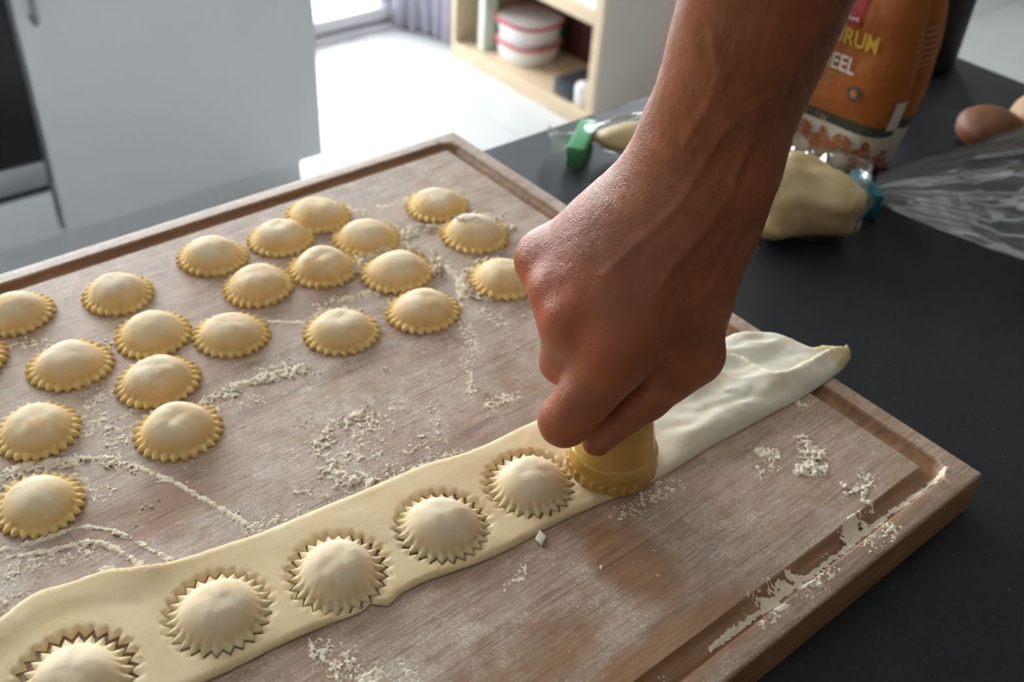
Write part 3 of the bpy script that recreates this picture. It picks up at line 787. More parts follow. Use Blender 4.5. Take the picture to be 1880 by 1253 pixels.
# ================================================================== ravioli
NT = 26
def rim_radius(th, rout, depth=0.15):                     # pinked edge: one tooth per 2*pi/NT
    u = (th*NT/(2*PI)) % 1.0
    tri = 1-np.abs(u*2-1)                                 # 0 at the valley, 1 at the tip
    return rout*(1-depth*(1-tri))
def ravioli_mesh(name, seed, height, sharp=0.15, flat=False):
    rr = np.array([0.0, 0.12, 0.24, 0.36, 0.47, 0.57, 0.66, 0.73, 0.79, 0.84, 0.885, 0.92, 0.955, 0.985, 1.0])
    nth = NT*6
    th = np.arange(nth)*2*PI/nth
    vs = [(0, 0, 0)]; RO = 0.0216
    prof = np.clip(1-(rr/(0.915 if flat else 0.89))**2.7, 0, None)
    P = []
    for k, q in enumerate(rr):
        edge = rim_radius(th, RO, sharp)
        base = np.full(nth, RO)*(1-sharp)
        w = np.clip((q-0.87)/0.13, 0, 1)
        rad = q*(base*(1-w)+edge*w) if q < 1 else edge
        u = (th*NT/(2*PI)) % 1.0; tri = 1-np.abs(u*2-1)
        z = 0.0021+height*prof[k]**0.78
        amp = 0.00032*np.clip((q-0.80)/0.12, 0, 1)
        z = z+amp*(tri-0.45)*2*(1-0.35*w)
        drop = np.where(q > 0.95, (q-0.95)/0.05*0.0009, 0)
        P.append(np.stack([rad*np.cos(th), rad*np.sin(th), np.full(nth, 0.0)+z-drop], 1))
    V = np.concatenate([np.array([[0, 0, 0.0021+height]])]+P[1:]+[P[-1]*np.array([1, 1, 0])+np.array([0, 0, 0.0002])])
    n = vnoise(np.c_[V[:, :2], np.full(len(V), seed*0.13)], 75, 3)
    r = np.hypot(V[:, 0], V[:, 1])/RO
    lump = np.clip(1-r, 0, 1)**0.6
    V[:, 2] += n*0.0022*lump
    off = vnoise(np.c_[V[:, :2]*0.6, np.full(len(V), seed*0.37+3)], 40, 1)
    V[:, 0] *= 1+0.035*math.sin(seed*2.1); V[:, 1] *= 1-0.03*math.sin(seed*2.1)
    if not flat:                                          # rims lift and sag a little
        V[:, 2] += np.clip(r-0.75, 0, 1)*0.0035*np.clip(np.sin(np.arctan2(V[:, 1], V[:, 0])*3+seed)+0.2, 0, 1)*(V[:, 2] > 0.001)
    fs = []
    K = len(rr)
    for i in range(nth): fs.append((0, 1+i, 1+(i+1) % nth))
    for k in range(K-1):
        a, b = 1+k*nth, 1+(k+1)*nth
        for i in range(nth): fs.append((a+i, b+i, b+(i+1) % nth, a+(i+1) % nth))
    fs.append([1+(K-1)*nth+i for i in range(nth)][::-1])
    me = bpy.data.meshes.new(name)
    me.from_pydata([tuple(v) for v in V], [], fs); me.update()
    me.polygons.foreach_set('use_smooth', [True]*len(me.polygons))
    me.set_sharp_from_angle(angle=1.0)
    return me
RAV_LABEL = [
 'raviolo cut by the left edge of the picture, nearest the far left board groove',
 'raviolo lying alone near the far groove, right of the one at the left edge',
 'raviolo with a floured top, leftmost of the cluster near the far groove',
 'smooth raviolo in the far cluster, touching the dusty one behind it',
 'flour-coated raviolo farthest back in the cluster, nearest the far groove',
 'pale raviolo with a flour ridge running from its right side',
 'raviolo nearest the far corner of the board, topmost of all',
 'raviolo with a white flour lump on top, in front of the farthest one',
 'raviolo in the middle of the far cluster, left of the flour-ridged one',
 'raviolo at the front left of the far cluster, with open board below it',
 'raviolo with a thick flour ridge piled behind its back rim',
 'raviolo partly hidden behind the knuckles of the hand',
 'raviolo in front of the one with the flour ridge, nearest the fist on open board',
 'raviolo half white with flour, standing alone on the middle of the board',
 'raviolo right of its touching neighbour, left of the lone half white one',
 'raviolo touching its neighbour on the right, above the speckled one',
 'middle raviolo of the left group, level with the toothed tip at the edge',
 'raviolo behind and touching the frontmost right one, beside a flour streak',
 'raviolo nearest the dough strip on the right of the left group, below a flour streak',
 'large raviolo cut by the left edge, left of the pair beside the flour streak',
 'frontmost loose raviolo at the left edge, ringed by flour, above the dough strip',
 'raviolo of which only a toothed tip shows at the left edge',
]
meshes = [ravioli_mesh('raviolo_%d' % k, k*1.7+0.5, h, 0.12) for k, h in enumerate((0.0090, 0.0096, 0.0084, 0.0092, 0.0098))]
for me in meshes: me.materials.append(M['ravioli'])
rnd = random.Random(11)
for i, (x, y, r) in enumerate(RAVIOLI):
    o = bpy.data.objects.new('raviolo', meshes[(i*3) % 5]); COL.objects.link(o)
    k = r*1e-4/0.0212*0.99
    o.location = (x*1e-4, y*1e-4, ZB+0.0001); o.scale = (k, k, k*rnd.uniform(0.95, 1.1)); o.rotation_euler = (0, 0, rnd.uniform(0, 6.28))
    tag(o, RAV_LABEL[i], 'ravioli', 'loose ravioli on the board')
CUT_LABEL = [
 'raviolo nearest the camera in the dough strip, with a wide dark gap around it',
 'second raviolo from the near end of the dough strip, still sitting in its hole',
 'middle raviolo of the five cut in the dough strip, beside a torn notch',
 'second raviolo from the stamp in the dough strip, with dark gaps at its front',
 'raviolo in the dough strip right beside the yellow stamp',
]
cmesh = ravioli_mesh('raviolo_fresh', 2.2, 0.0098, 0.15, True); cmesh.materials.append(M['cut'])
CUTS = []
for i, (x, y, r) in enumerate(CUT):
    rot = 0.3+i*1.13
    x, y = x*1e-4, y*1e-4
    RH = 0.0229
    k = (0.0216 if i else 0.0216)*0.995/0.0216
    dx, dy = ((0.0006, -0.0008), (0.0002, 0.0), (-0.0003, 0.0002), (-0.0004, 0.0006), (0.0, -0.0001))[i]
    o = bpy.data.objects.new('raviolo', cmesh); COL.objects.link(o)
    o.location = (x+dx, y+dy, ZB+0.0001); o.scale = (k, k, k*(1, 0.95, 1.03, 1, 0.97)[i]); o.rotation_euler = (0, 0, rot)
    tag(o, CUT_LABEL[i], 'ravioli', 'ravioli just cut in the dough strip')
    CUTS.append((x, y, rot, (0.0242, 0.0221, 0.0223, 0.0222, 0.0222)[i]))

# ================================================================== strip of dough
def smooth_poly(pts, step):
    P = [Vector((a*1e-4, b*1e-4)) for a, b in pts]
    out = []
    for i in range(len(P)-1):
        p0, p1, p2, p3 = P[max(i-1, 0)], P[i], P[i+1], P[min(i+2, len(P)-1)]
        n = max(1, int((p2-p1).length/step))
        for k in range(n):
            t = k/n
            out.append(0.5*((2*p1)+(p2-p0)*t+(2*p0-5*p1+4*p2-p3)*t*t+(3*p1-p0-3*p2+p3)*t**3))
    out.append(P[-1]); return out
up = smooth_poly(STRIP_UPPER, 0.0025); en = smooth_poly(STRIP_END, 0.0015); lo = smooth_poly(STRIP_LOWER, 0.0025)
rnd = random.Random(4)
en = [p+Vector((rnd.uniform(-1, 1), rnd.uniform(-1, 1)))*0.0006 for p in en]
outer = up+en+lo
def arr(P): return np.array([(p.x, p.y) for p in P])
def poly_dist(q, P, closed=False):
    P = arr(P) if not isinstance(P, np.ndarray) else P
    A = P if closed else P[:-1]; B = np.roll(P, -1, 0) if closed else P[1:]
    best = np.full(len(q), 9.0)
    for a, b in zip(A, B):
        d = b-a; l = d@d+1e-18
        t = np.clip(((q-a)@d)/l, 0, 1)
        best = np.minimum(best, np.hypot(*(q-a-t[:, None]*d).T))
    return best
def inside(q, P):
    r = np.zeros(len(q), bool); j = len(P)-1
    for i in range(len(P)):
        (xi, yi), (xj, yj) = P[i], P[j]
        if yi != yj:
            r ^= ((yi > q[:, 1]) != (yj > q[:, 1])) & (q[:, 0] < (xj-xi)*(q[:, 1]-yi)/(yj-yi)+xi)
        j = i
    return r
holes = []
for (x, y, rot, rh) in CUTS:
    th = np.arange(NT*2)*PI/NT+rot
    rad = np.where(np.arange(NT*2) % 2 == 0, rh*0.85, rh)
    holes.append(np.stack([x+rad*np.cos(th), y+rad*np.sin(th)], 1))
OP = arr(outer)
gx, gy = np.meshgrid(np.arange(OP[:, 0].min(), OP[:, 0].max(), 0.0017), np.arange(OP[:, 1].min(), OP[:, 1].max(), 0.0017))
gq = np.stack([gx.ravel(), gy.ravel()], 1)+np.random.RandomState(1).uniform(-.0003, .0003, (gx.size, 2))
gq = gq[inside(gq, OP)]
gq = gq[poly_dist(gq, OP, True) > 0.0007]
for h in holes:
    gq = gq[~inside(gq, h)]
    gq = gq[poly_dist(gq, h, True) > 0.0007]
pts = [tuple(p) for p in OP]; edges = [(i, (i+1) % len(OP)) for i in range(len(OP))]
for h in holes:
    b = len(pts); pts += [tuple(p) for p in h]; edges += [(b+i, b+(i+1) % len(h)) for i in range(len(h))]
pts += [tuple(p) for p in gq]
ov_, oe_, of_, *_ = delaunay_2d_cdt([Vector(p) for p in pts], edges, [], 0, 1e-7)
Q = np.array([(v.x, v.y) for v in ov_])
cen = np.array([Q[list(f)].mean(0) for f in of_])
ok = inside(cen, OP)
for h in holes: ok &= ~inside(cen, h)
tris = [f for f, k in zip(of_, ok) if k]
d_out = poly_dist(Q, OP, True); d_lo = poly_dist(Q, lo); d_up = poly_dist(Q, up)
d_hole = np.full(len(Q), 9.0)
for h in holes: d_hole = np.minimum(d_hole, poly_dist(Q, h, True))
FP = arr(smooth_poly(FOLD, 0.004)); d_fold = poly_dist(Q, FP)
q3 = np.c_[Q, np.zeros(len(Q))]
zt = np.full(len(Q), 0.0024)+0.0006*vnoise(q3, 28, 2)
# gentle hollows and swells along the far margin, stretched skin between the cut rounds
zt += 0.0030*np.clip(vnoise(q3+5, 19, 1), -0.2, 1)*np.clip((d_hole-0.004)/0.012, 0, 1)*np.clip((0.02-d_up)/0.02, 0, 1)
right = np.clip((Q[:, 0]+0.185)/0.05, 0, 1)               # the uncut right half: puffed along the near fold
belowfold = (d_lo < d_up)
pil = 0.0068*np.clip(d_lo/0.010, 0, 1)**0.55
rt2 = np.clip((Q[:, 0]+0.135)/0.05, 0, 1)
side = np.zeros(len(Q), bool)
FPx = FP[:, 0]
order = np.argsort(FPx)
yf = np.interp(Q[:, 0], FPx[order], FP[order, 1])
below = Q[:, 1] < yf
stepf = np.clip(d_fold/0.0022, 0, 1)
h_low = 0.0022+pil
h_up = 0.0036+0.0012*vnoise(q3+9, 60, 2)
ridge = 0.0022*np.exp(-(d_fold/0.0045)**2)
z_right = np.where(below, h_low+ridge, h_low*(1-stepf)+h_up*stepf+ridge*(1-stepf))
wr = np.c_[Q[:, 0]*0.55+Q[:, 1]*0.9, Q[:, 1]*0.5-Q[:, 0]*0.2, np.zeros(len(Q))]
z_right += 0.0030*vnoise(wr*1.0+2, 85, 3)*np.clip(d_out/0.006, 0, 1)
dent = np.hypot((Q[:, 0]+0.062)/0.012, (Q[:, 1]+0.232)/0.007)
z_right -= 0.0035*np.clip(1-dent**2, 0, 1)
zt = zt*(1-rt2)+z_right*rt2
lift = np.clip((Q[:, 0]+0.010)/0.02, 0, 1)
zt += 0.003*lift
zt *= np.clip(0.45+0.55*np.sqrt(np.clip(np.minimum(d_out, d_hole)/0.0022, 0, 1)), 0, 1)
zt = np.maximum(zt, 0.0009)
zbot = np.where(lift > 0, 0.0004+0.0032*lift*np.clip(d_lo/0.004, 0, 1), 0.0002)
zbot = np.minimum(zbot, zt*0.5)
from collections import Counter
ec = Counter()
for f in tris:
    for a, b in zip(f, list(f[1:])+[f[0]]): ec[(a, b)] += 1
bound = [e for e in ec if (e[1], e[0]) not in ec]
n0 = len(Q)
vs = [(Q[i, 0], Q[i, 1], ZB+zt[i]) for i in range(n0)]+[(Q[i, 0], Q[i, 1], ZB+zbot[i]) for i in range(n0)]
fs = [tuple(f) for f in tris]+[(b, a, a+n0, b+n0) for a, b in bound]+[tuple(i+n0 for i in f)[::-1] for f in tris]
strip = link_mesh('dough_strip', vs, fs, M['strip'])
tag(strip, 'long strip of pasta dough with cut ravioli, its floured end hanging over the board edge', 'dough')
# scrap of dough beside the strip
bm = box_bm(-0.0045, -0.0035, 0, 0.0045, 0.0035, 0.0018, bev=0.0005)
for v in bm.verts: v.co.x += v.co.y*0.5; v.co.z += 0.1*max(0, v.co.x)
sc = link_bm('dough_scrap', bm, M['strip'], smooth=True); sc.location = (-0.2112, -0.3474, ZB+0.0001); sc.rotation_euler = (0, 0, 0.5)
sc.scale = (0.6, 0.6, 0.9)
tag(sc, 'tiny scrap of dough lying in front of the strip', 'dough scrap')

# ================================================================== flour lying on the board
def arc(i, a0, a1, k=1.03):                                # a heap of flour pushed up against the rim of loose raviolo i
    x, y, r = RAVIOLI[i]
    return [(int(x+r*k*math.cos(math.radians(a0+(a1-a0)*t/6))), int(y+r*k*math.sin(math.radians(a0+(a1-a0)*t/6)))) for t in range(7)]
FLOUR += [('ridge', 42, 42, arc(10, -35, 135)), ('ridge', 26, 34, arc(11, 60, 190)), ('ridge', 24, 26, arc(13, 30, 110, 0.98)),
          ('clump', 22, 45, arc(7, -10, 60, 1.05)), ('clump', 20, 40, arc(20, 60, 170, 1.05)), ('clump', 16, 40, arc(5, -60, 10, 1.1))]
def flour():
    st = 0.00056
    xs = np.arange(-0.50, -0.0015, st); ys = np.arange(-0.448, -0.0015, st)
    GX, GY = np.meshgrid(xs, ys); q = np.stack([GX.ravel(), GY.ravel()], 1)
    q3 = np.c_[q, np.zeros(len(q))]
    n_f = vnoise(q3, 420, 3, 0.6); n_m = vnoise(q3+3, 130, 3, 0.6); n_c = vnoise(q3+8, 800, 2); n_g = vnoise(q3+11, 1500, 1)
    T = np.full(len(q), -1.0)
    for kind, hh, ww, pp_ in FLOUR:
        P = arr(smooth_poly(pp_, 0.004)); w = ww*1e-4; hgt = hh*1e-4
        lo_, hi_ = P.min(0)-w*2.5, P.max(0)+w*2.5
        idx = np.where((q[:, 0] > lo_[0]) & (q[:, 0] < hi_[0]) & (q[:, 1] > lo_[1]) & (q[:, 1] < hi_[1]))[0]
        if not len(idx): continue
        d = poly_dist(q[idx], P)/w
        nf, nm, nc, ng = n_f[idx], n_m[idx], n_c[idx], n_g[idx]
        if kind == 'ridge': t = hgt*(0.55*np.clip(0.95-d*d*0.7, -1, 1)+0.55*nm+0.75*nf+0.55*nc+0.35*ng)
        elif kind == 'clump': t = hgt*(0.55*np.clip(0.80-d*d*0.5, -1, 1)+1.0*nm+0.85*nf+0.6*nc+0.4*ng)
        elif kind == 'groove': t = hgt*(0.7*np.clip(1-d*d*0.9, -1, 1)+0.7*nm+0.8*nf+0.5*nc+0.3*ng)
        else: t = 0.7*hgt*(0.06-0.38*d*d+0.55*nm+1.1*nf+1.1*nc+0.9*ng)
        t = np.where(d > 2.4, -1, t)
        T[idx] = np.maximum(T[idx], t)
    # loose crumbs strewn over the open middle of the board
    dens = np.exp(-((q[:, 0]+0.19)/0.10)**2-((q[:, 1]+0.215)/0.07)**2)+0.7*np.exp(-((q[:, 0]+0.36)/0.10)**2-((q[:, 1]+0.20)/0.06)**2)+0.5*np.exp(-((q[:, 0]+0.25)/0.16)**2-((q[:, 1]+0.40)/0.03)**2)
    cr = n_f*0.7+n_c*0.6+n_g*0.45+n_m*0.5-(0.90-0.42*np.clip(dens, 0, 1))
    T = np.maximum(T, cr*0.0018)
    T = np.where(np.abs(q[:, 0]+0.5) < 0.002, -1, T)
    Z = board_h(q[:, 0], q[:, 1])+ZB
    keepm = (T > -0.0002).reshape(GX.shape)
    nx = GX.shape[1]
    cell = keepm[:-1, :-1] & keepm[1:, :-1] & keepm[:-1, 1:] & keepm[1:, 1:]
    Tm = (T > 0.00002).reshape(GX.shape)
    cell &= Tm[:-1, :-1] | Tm[1:, :-1] | Tm[:-1, 1:] | Tm[1:, 1:]
    jj, ii = np.where(cell)
    a = jj*nx+ii
    F = np.stack([a, a+1, a+nx+1, a+nx], 1)
    used = np.unique(F); remap = np.full(len(q), -1); remap[used] = np.arange(len(used))
    V = np.c_[q[used], Z[used]+np.clip(T[used], -0.0002, 0.0055)]
    o = link_mesh('flour', V, remap[F], M['flour'])
    tag(o, 'pale flour strewn in ridges, clumps and crumbs over the wooden board', 'flour', kind='stuff')
flour()
def flour_lump():
    bm = bmesh.new(); bmesh.ops.create_icosphere(bm, subdivisions=4, radius=1.0)
    V = np.array([v.co[:] for v in bm.verts]); n = vnoise(V+31, 2.4, 4, 0.65)
    for v, a in zip(bm.verts, n):
        k = 1+0.55*a
        v.co = Vector((v.co.x*0.0105*k, v.co.y*0.0062*k, max(v.co.z, -0.6)*0.0026*k-0.07*(v.co.x*k*0.0105+0.002)))
    o = link_bm('flour_lump', bm, M['flour'], smooth=True)
    x, y, r = RAVIOLI[7]
    o.location = (x*1e-4-0.0005, y*1e-4+0.0015, ZB+0.0116); o.rotation_euler = (-0.06, 0.05, -0.5)
    tag(o, 'small white lump of flour resting on a raviolo beside the fist', 'flour', kind='stuff')
flour_lump()

# ================================================================== ravioli stamp under the fist
st = empty('ravioli_stamp', (-0.1522, -0.3325, ZB+0.0022)); st.location.z = ZB+0.0018
tag(st, 'round yellow ravioli stamp with a toothed rim, pressed into the dough strip by the fist', 'stamp')
def ring_wob(r, z, a):
    u = (a*NT/(2*PI)) % 1.0; tri = 1-abs(u*2-1)
    if z < 0.0055: return r*(1-0.055*(1-tri))
    return r
lathe('toothed_ring', [(0.0205, 0.0), (0.0224, 0.0), (0.0226, 0.002), (0.0226, 0.0052), (0.0217, 0.0060)], M['stamp'], st, NT*6, ring_wob, 0.5)
lathe('body', [(0.0214, 0.0052), (0.0218, 0.0062), (0.0218, 0.0135), (0.0212, 0.0145), (0.0203, 0.0150), (0.0196, 0.0170), (0.0190, 0.0215), (0.0184, 0.0245), (0.0178, 0.0280), (0.0168, 0.0320), (0.0150, 0.0360), (0.0120, 0.0390), (0.009, 0.0395)], M['stamp'], st, 72)
tag(lathe('handle', [(0.009, 0.0385), (0.0075, 0.0400), (0.0065, 0.0415), (0.0055, 0.043), (0.0050, 0.046), (0.0035, 0.048)], M['stamp_wood'], st, 40), 'varnished wooden handle')

# ================================================================== the arm and fist (one continuous skin)
def hand():
    P = [(np.array(a)*1e-4, ra*1e-4, np.array(b)*1e-4, rb*1e-4, k*1e-4) for a, ra, b, rb, k in HAND]
    ax = np.array([-0.0154, -0.0211, 0.0648]); ax /= np.linalg.norm(ax)
    top = np.array([-0.14255, -0.3594, 1.18105])
    P.append((top+ax*0.03, 0.0255, top+ax*0.19, 0.0370, 0.02))     # forearm goes on up to the elbow
    lo_ = np.array([9.0]*3); hi_ = -lo_
    for a, ra, b, rb, k in P:
        lo_ = np.minimum(lo_, np.minimum(a-ra, b-rb)); hi_ = np.maximum(hi_, np.maximum(a+ra, b+rb))
    lo_ -= 0.018; hi_ += 0.018
    st_ = 0.00125
    n = np.ceil((hi_-lo_)/st_).astype(int)+1
    X = [lo_[i]+np.arange(n[i])*st_ for i in range(3)]
    D = np.full(n, 0.05, np.float32)
    prims = [(a, ra, b, rb, k) for a, ra, b, rb, k in P]
    extra = []
    for kind, pts_ in VEINS:
        if kind != 'V': continue
        pv = [np.array(p)*1e-4 for p in pts_]
        view = np.array(CAM)
        for a, b in zip(pv[:-1], pv[1:]):
            inn = 0.0007
            rad = 0.0009
            da = (a-view)/np.linalg.norm(a-view); db = (b-view)/np.linalg.norm(b-view)
            extra.append((a+da*inn, rad, b+db*inn, rad, 0.0024))
    def blend(D, a, ra, b, rb, k):
        m = max(ra, rb)+max(k, 0.004)*1.3+0.004
        l = np.minimum(a, b)-m; h = np.maximum(a, b)+m
        s = tuple(slice(max(0, int((l[i]-lo_[i])/st_)), min(n[i], int((h[i]-lo_[i])/st_)+2)) for i in range(3))
        gx, gy, gz = np.meshgrid(*[X[i][s[i]].astype(np.float32) for i in range(3)], indexing='ij')
        ba = (b-a).astype(np.float32); l2 = float(ba@ba)+1e-12
        px, py, pz = gx-np.float32(a[0]), gy-np.float32(a[1]), gz-np.float32(a[2])
        t = np.clip((px*ba[0]+py*ba[1]+pz*ba[2])/l2, 0, 1)
        e = np.sqrt((px-t*ba[0])**2+(py-t*ba[1])**2+(pz-t*ba[2])**2)-(ra+(rb-ra)*t)
        d = D[s]; hh = np.maximum(k-np.abs(d-e), 0)/k
        D[s] = np.minimum(d, e)-hh*hh*(k*0.25)
    for p in prims+extra: blend(D, *p)
    # surface nets
    sgn = D < 0
    c = np.zeros(tuple(n-1), np.int8)
    for i in (0, 1):
        for j in (0, 1):
            for k in (0, 1): c += sgn[i:n[0]-1+i, j:n[1]-1+j, k:n[2]-1+k]
    act = (c > 0) & (c < 8)
    idx = np.argwhere(act); ids = np.full(act.shape, -1, np.int64); ids[act] = np.arange(len(idx))
    acc = np.zeros((len(idx), 3)); cnt = np.zeros(len(idx))
    corners = [(i, j, k) for i in (0, 1) for j in (0, 1) for k in (0, 1)]
    for ca in corners:
        for axis in range(3):
            if ca[axis]: continue
            cb = list(ca); cb[axis] = 1
            va = D[idx[:, 0]+ca[0], idx[:, 1]+ca[1], idx[:, 2]+ca[2]]; vb = D[idx[:, 0]+cb[0], idx[:, 1]+cb[1], idx[:, 2]+cb[2]]
            cr = (va < 0) != (vb < 0)
            t = np.where(cr, va/np.where(va-vb == 0, 1, va-vb), 0)
            pos = np.array(ca)+t[:, None]*(np.array(cb)-np.array(ca))
            acc[cr] += pos[cr]; cnt[cr] += 1
    V = lo_+(idx+acc/cnt[:, None])*st_
    F = []
    for axis in range(3):
        s0 = [slice(None)]*3; s1 = [slice(None)]*3
        s0[axis] = slice(0, -1); s1[axis] = slice(1, None)
        A, B = sgn[tuple(s0)], sgn[tuple(s1)]
        e = np.argwhere(A != B)
        u, w = (axis+1) % 3, (axis+2) % 3
        e = e[(e[:, u] > 0) & (e[:, w] > 0) & (e[:, u] < n[u]-1) & (e[:, w] < n[w]-1)]
        def cid(du, dw):
            p = e.copy(); p[:, u] -= du; p[:, w] -= dw
            return ids[p[:, 0], p[:, 1], p[:, 2]]
        quad = np.stack([cid(1, 1), cid(0, 1), cid(0, 0), cid(1, 0)], 1)
        ins = sgn[e[:, 0], e[:, 1], e[:, 2]]
        quad[~ins] = quad[~ins][:, ::-1]
        F.append(quad)
    F = np.concatenate(F); F = F[(F >= 0).all(1)]
    # relax the net slightly, then fine skin relief
    for it in range(3):
        s = np.zeros_like(V); c2 = np.zeros(len(V))
        for a, b in ((0, 1), (1, 2), (2, 3), (3, 0)):
            np.add.at(s, F[:, a], V[F[:, b]]); np.add.at(c2, F[:, a], 1)
            np.add.at(s, F[:, b], V[F[:, a]]); np.add.at(c2, F[:, b], 1)
        V = V*0.5+0.5*s/np.maximum(c2, 1)[:, None]
    o = link_mesh('person', V, F, M['skin'])
    me = o.data
    nor = np.zeros(len(V)*3, np.float32); me.vertices.foreach_get('normal', nor); nor = nor.reshape(-1, 3)
    disp = 0.00035*vnoise(V, 110, 3)+0.0005*vnoise(V+4, 40, 2)
    V2 = V+nor*disp[:, None]
    me.vertices.foreach_set('co', V2.astype(np.float32).ravel()); me.update()
    # redder knuckles and finger joints
    fl_ = np.zeros(len(V))
    for p in [np.array(HAND[i][0])*1e-4 for i in (11, 12, 13, 14, 24, 27)]:
        fl_ += np.exp(-(np.linalg.norm(V-p, axis=1)/0.016)**2)
    at = me.attributes.new('flush', 'FLOAT', 'POINT'); at.data.foreach_set('value', np.clip(fl_, 0, 1).astype(np.float32))
    tag(o, 'bare right forearm and clenched hand of a person pressing the yellow stamp down', 'person')
    # fine pale hair on the forearm and wrist
    rs = np.random.RandomState(2)
    cand = np.where((V[:, 2] > 1.055) & (V[:, 2] < 1.185))[0]
    vd = V[cand]-np.array(CAM); vd /= np.linalg.norm(vd, axis=1)[:, None]
    graz = np.abs((vd*nor[cand]).sum(1))
    cand = cand[(graz < 0.45) | (rs.rand(len(cand)) < 0.12)]
    pick = rs.choice(cand, 700, replace=False)
    hv, hf = [], []
    for i in pick:
        if rs.rand() > np.clip((V[i, 2]-1.045)/0.05, 0.25, 1): continue
        p = V2[i]; nn = nor[i]
        d = -ax+nn*0.45+rs.uniform(-.45, .45, 3); d /= np.linalg.norm(d)
        ln = rs.uniform(0.005, 0.012); r0 = rs.uniform(0.000035, 0.00006)
        side = np.cross(d, nn); side /= np.linalg.norm(side)+1e-9; up_ = np.cross(side, d)
        b0 = len(hv)
        for k in range(5):
            t = k/4
            c0 = p+d*ln*t+(-ax*0.4+nn*0.12+side*rs.uniform(-.15, .15))*ln*t*t*0.6
            r = r0*(1-0.8*t)
            for q in range(3): hv.append(c0+side*r*math.cos(q*2.094)+up_*r*math.sin(q*2.094))
        for k in range(4):
            for q in range(3): hf.append((b0+k*3+q, b0+k*3+(q+1) % 3, b0+(k+1)*3+(q+1) % 3, b0+(k+1)*3+q))
    h = link_mesh('arm_hair', hv, hf, M['hair'], o)
    tag(h, 'fine pale hair on the forearm', kind='stuff')
hand()
# ================================================================== flour bag (printed paper, bulging)
BW, BD, BH = 0.098, 0.068, 0.205
def bag_hw(z):                                            # half width and half depth at height z
    t = z/BH
    w = BW/2*(0.87+0.22*math.sin(PI*min(1, z/0.165)))
    d = BD/2*(0.90+0.20*math.sin(min(1, t*1.6)*PI/2))*(1-0.75*max(0, t-0.62)/0.38)
    if z < 0.012:
        k = math.sqrt(max(0, 1-((0.012-z)/0.012)**2)); w *= 0.88+0.12*k; d *= 0.85+0.15*k
    return w, max(d, 0.006)
PW = 4.2
def bag_front(y, z):                                      # depth of the front face at (y, z), local -x is the front
    w, d = bag_hw(z)
    q = min(0.999, abs(y)/w)
    return -d*(1-q**PW)**(1/PW)+0.0011*math.sin(y*95+z*60)*math.sin(z*40+1)
PHI = 0.08
fb = empty('flour_bag', (0.274, -0.159, ZC+0.0003), 0)
fb.rotation_euler = (0, 0, PHI)
tag(fb, 'orange and white paper bag of flour standing behind the arm', 'flour bag')
def bag_band(name, z0, z1, mat, off=0.0, cap0=False, cap1=False):
    vs, fs = [], []
    nz = max(2, int((z1-z0)/0.004)); na = 120
    for k in range(nz+1):
        z = z0+(z1-z0)*k/nz; w, d = bag_hw(z)
        for i in range(na):
            a = 2*PI*i/na; c, s = math.cos(a), math.sin(a)
            kk = (abs(c)**PW+abs(s)**PW)**(-1/PW)
            x, y = c*kk*d, s*kk*w
            wr = 0.0011*math.sin(y*95+z*60)*math.sin(z*40+1)
            # creased sides: gusset folds
            gus = math.exp(-(x/0.006)**2)*(0.0 if abs(y) < w*0.8 else 0.006*min(1, z/0.05))
            x += wr; y -= math.copysign(gus, y)
            n3 = 0.0005*math.sin(z*130+a*3)*math.sin(a*5+z*31)*min(1, z/0.03)
            vs.append((x*(1+off)+n3*c, y*(1+off)+n3*s, z))
    for k in range(nz):
        for i in range(na): fs.append((k*na+i, k*na+(i+1) % na, (k+1)*na+(i+1) % na, (k+1)*na+i))
    if cap0: fs.append([i for i in range(na)][::-1])
    if cap1: fs.append([nz*na+i for i in range(na)])
    o = link_mesh(name, vs, fs, mat, fb)
    o.data.set_sharp_from_angle(angle=0.9)
    return o
ZB1, ZB2 = 0.0375, 0.0465
tag(bag_band('printed_base', 0.0, ZB1, M['cream_print'], cap0=True), 'cream base printed with rust wheat ears')
tag(bag_band('printed_band', ZB1, ZB2, M['olive_print']), 'dark olive band')
tag(bag_band('bag_body', ZB2, BH, M['orange_paper'], cap1=True), 'orange upper bag')
tag(box('folded_top', (-0.011, -BW*0.40, BH-0.004, 0.010, BW*0.40, BH+0.014), M['orange_paper'], fb, bev=0.004), 'rolled orange top')
def on_bag(o, off=0.0009):                                # lay a flat (y, z) outline mesh on the front of the bag
    for v in o.data.vertices:
        y, z = v.co.y, v.co.z
        v.co.x = bag_front(y, z)-off-0.0002
def text_on_bag(txt, y, z, size, mat, sx=1.0, name='lettering', bold=True):
    cu = bpy.data.curves.new('lettering', 'FONT'); cu.body = txt; cu.size = size; cu.align_x = 'LEFT'
    if bold: cu.offset = size*0.022
    ob = bpy.data.objects.new('tmp_text', cu); COL.objects.link(ob)
    dg = bpy.context.evaluated_depsgraph_get(); me = bpy.data.meshes.new_from_object(ob.evaluated_get(dg))
    bpy.data.objects.remove(ob); bpy.data.curves.remove(cu)
    bm = bmesh.new(); bm.from_mesh(me); bpy.data.meshes.remove(me)
    bmesh.ops.triangulate(bm, faces=bm.faces[:])
    bmesh.ops.subdivide_edges(bm, edges=[e for e in bm.edges if e.calc_length() > 0.004], cuts=2)
    for v in bm.verts:                                    # reading direction runs along local -y seen from -x
        X_, Y_ = v.co.x*sx, v.co.y
        v.co = Vector((0, y-X_, z+Y_))
    o = link_bm(name, bm, mat, fb)
    on_bag(o); return o
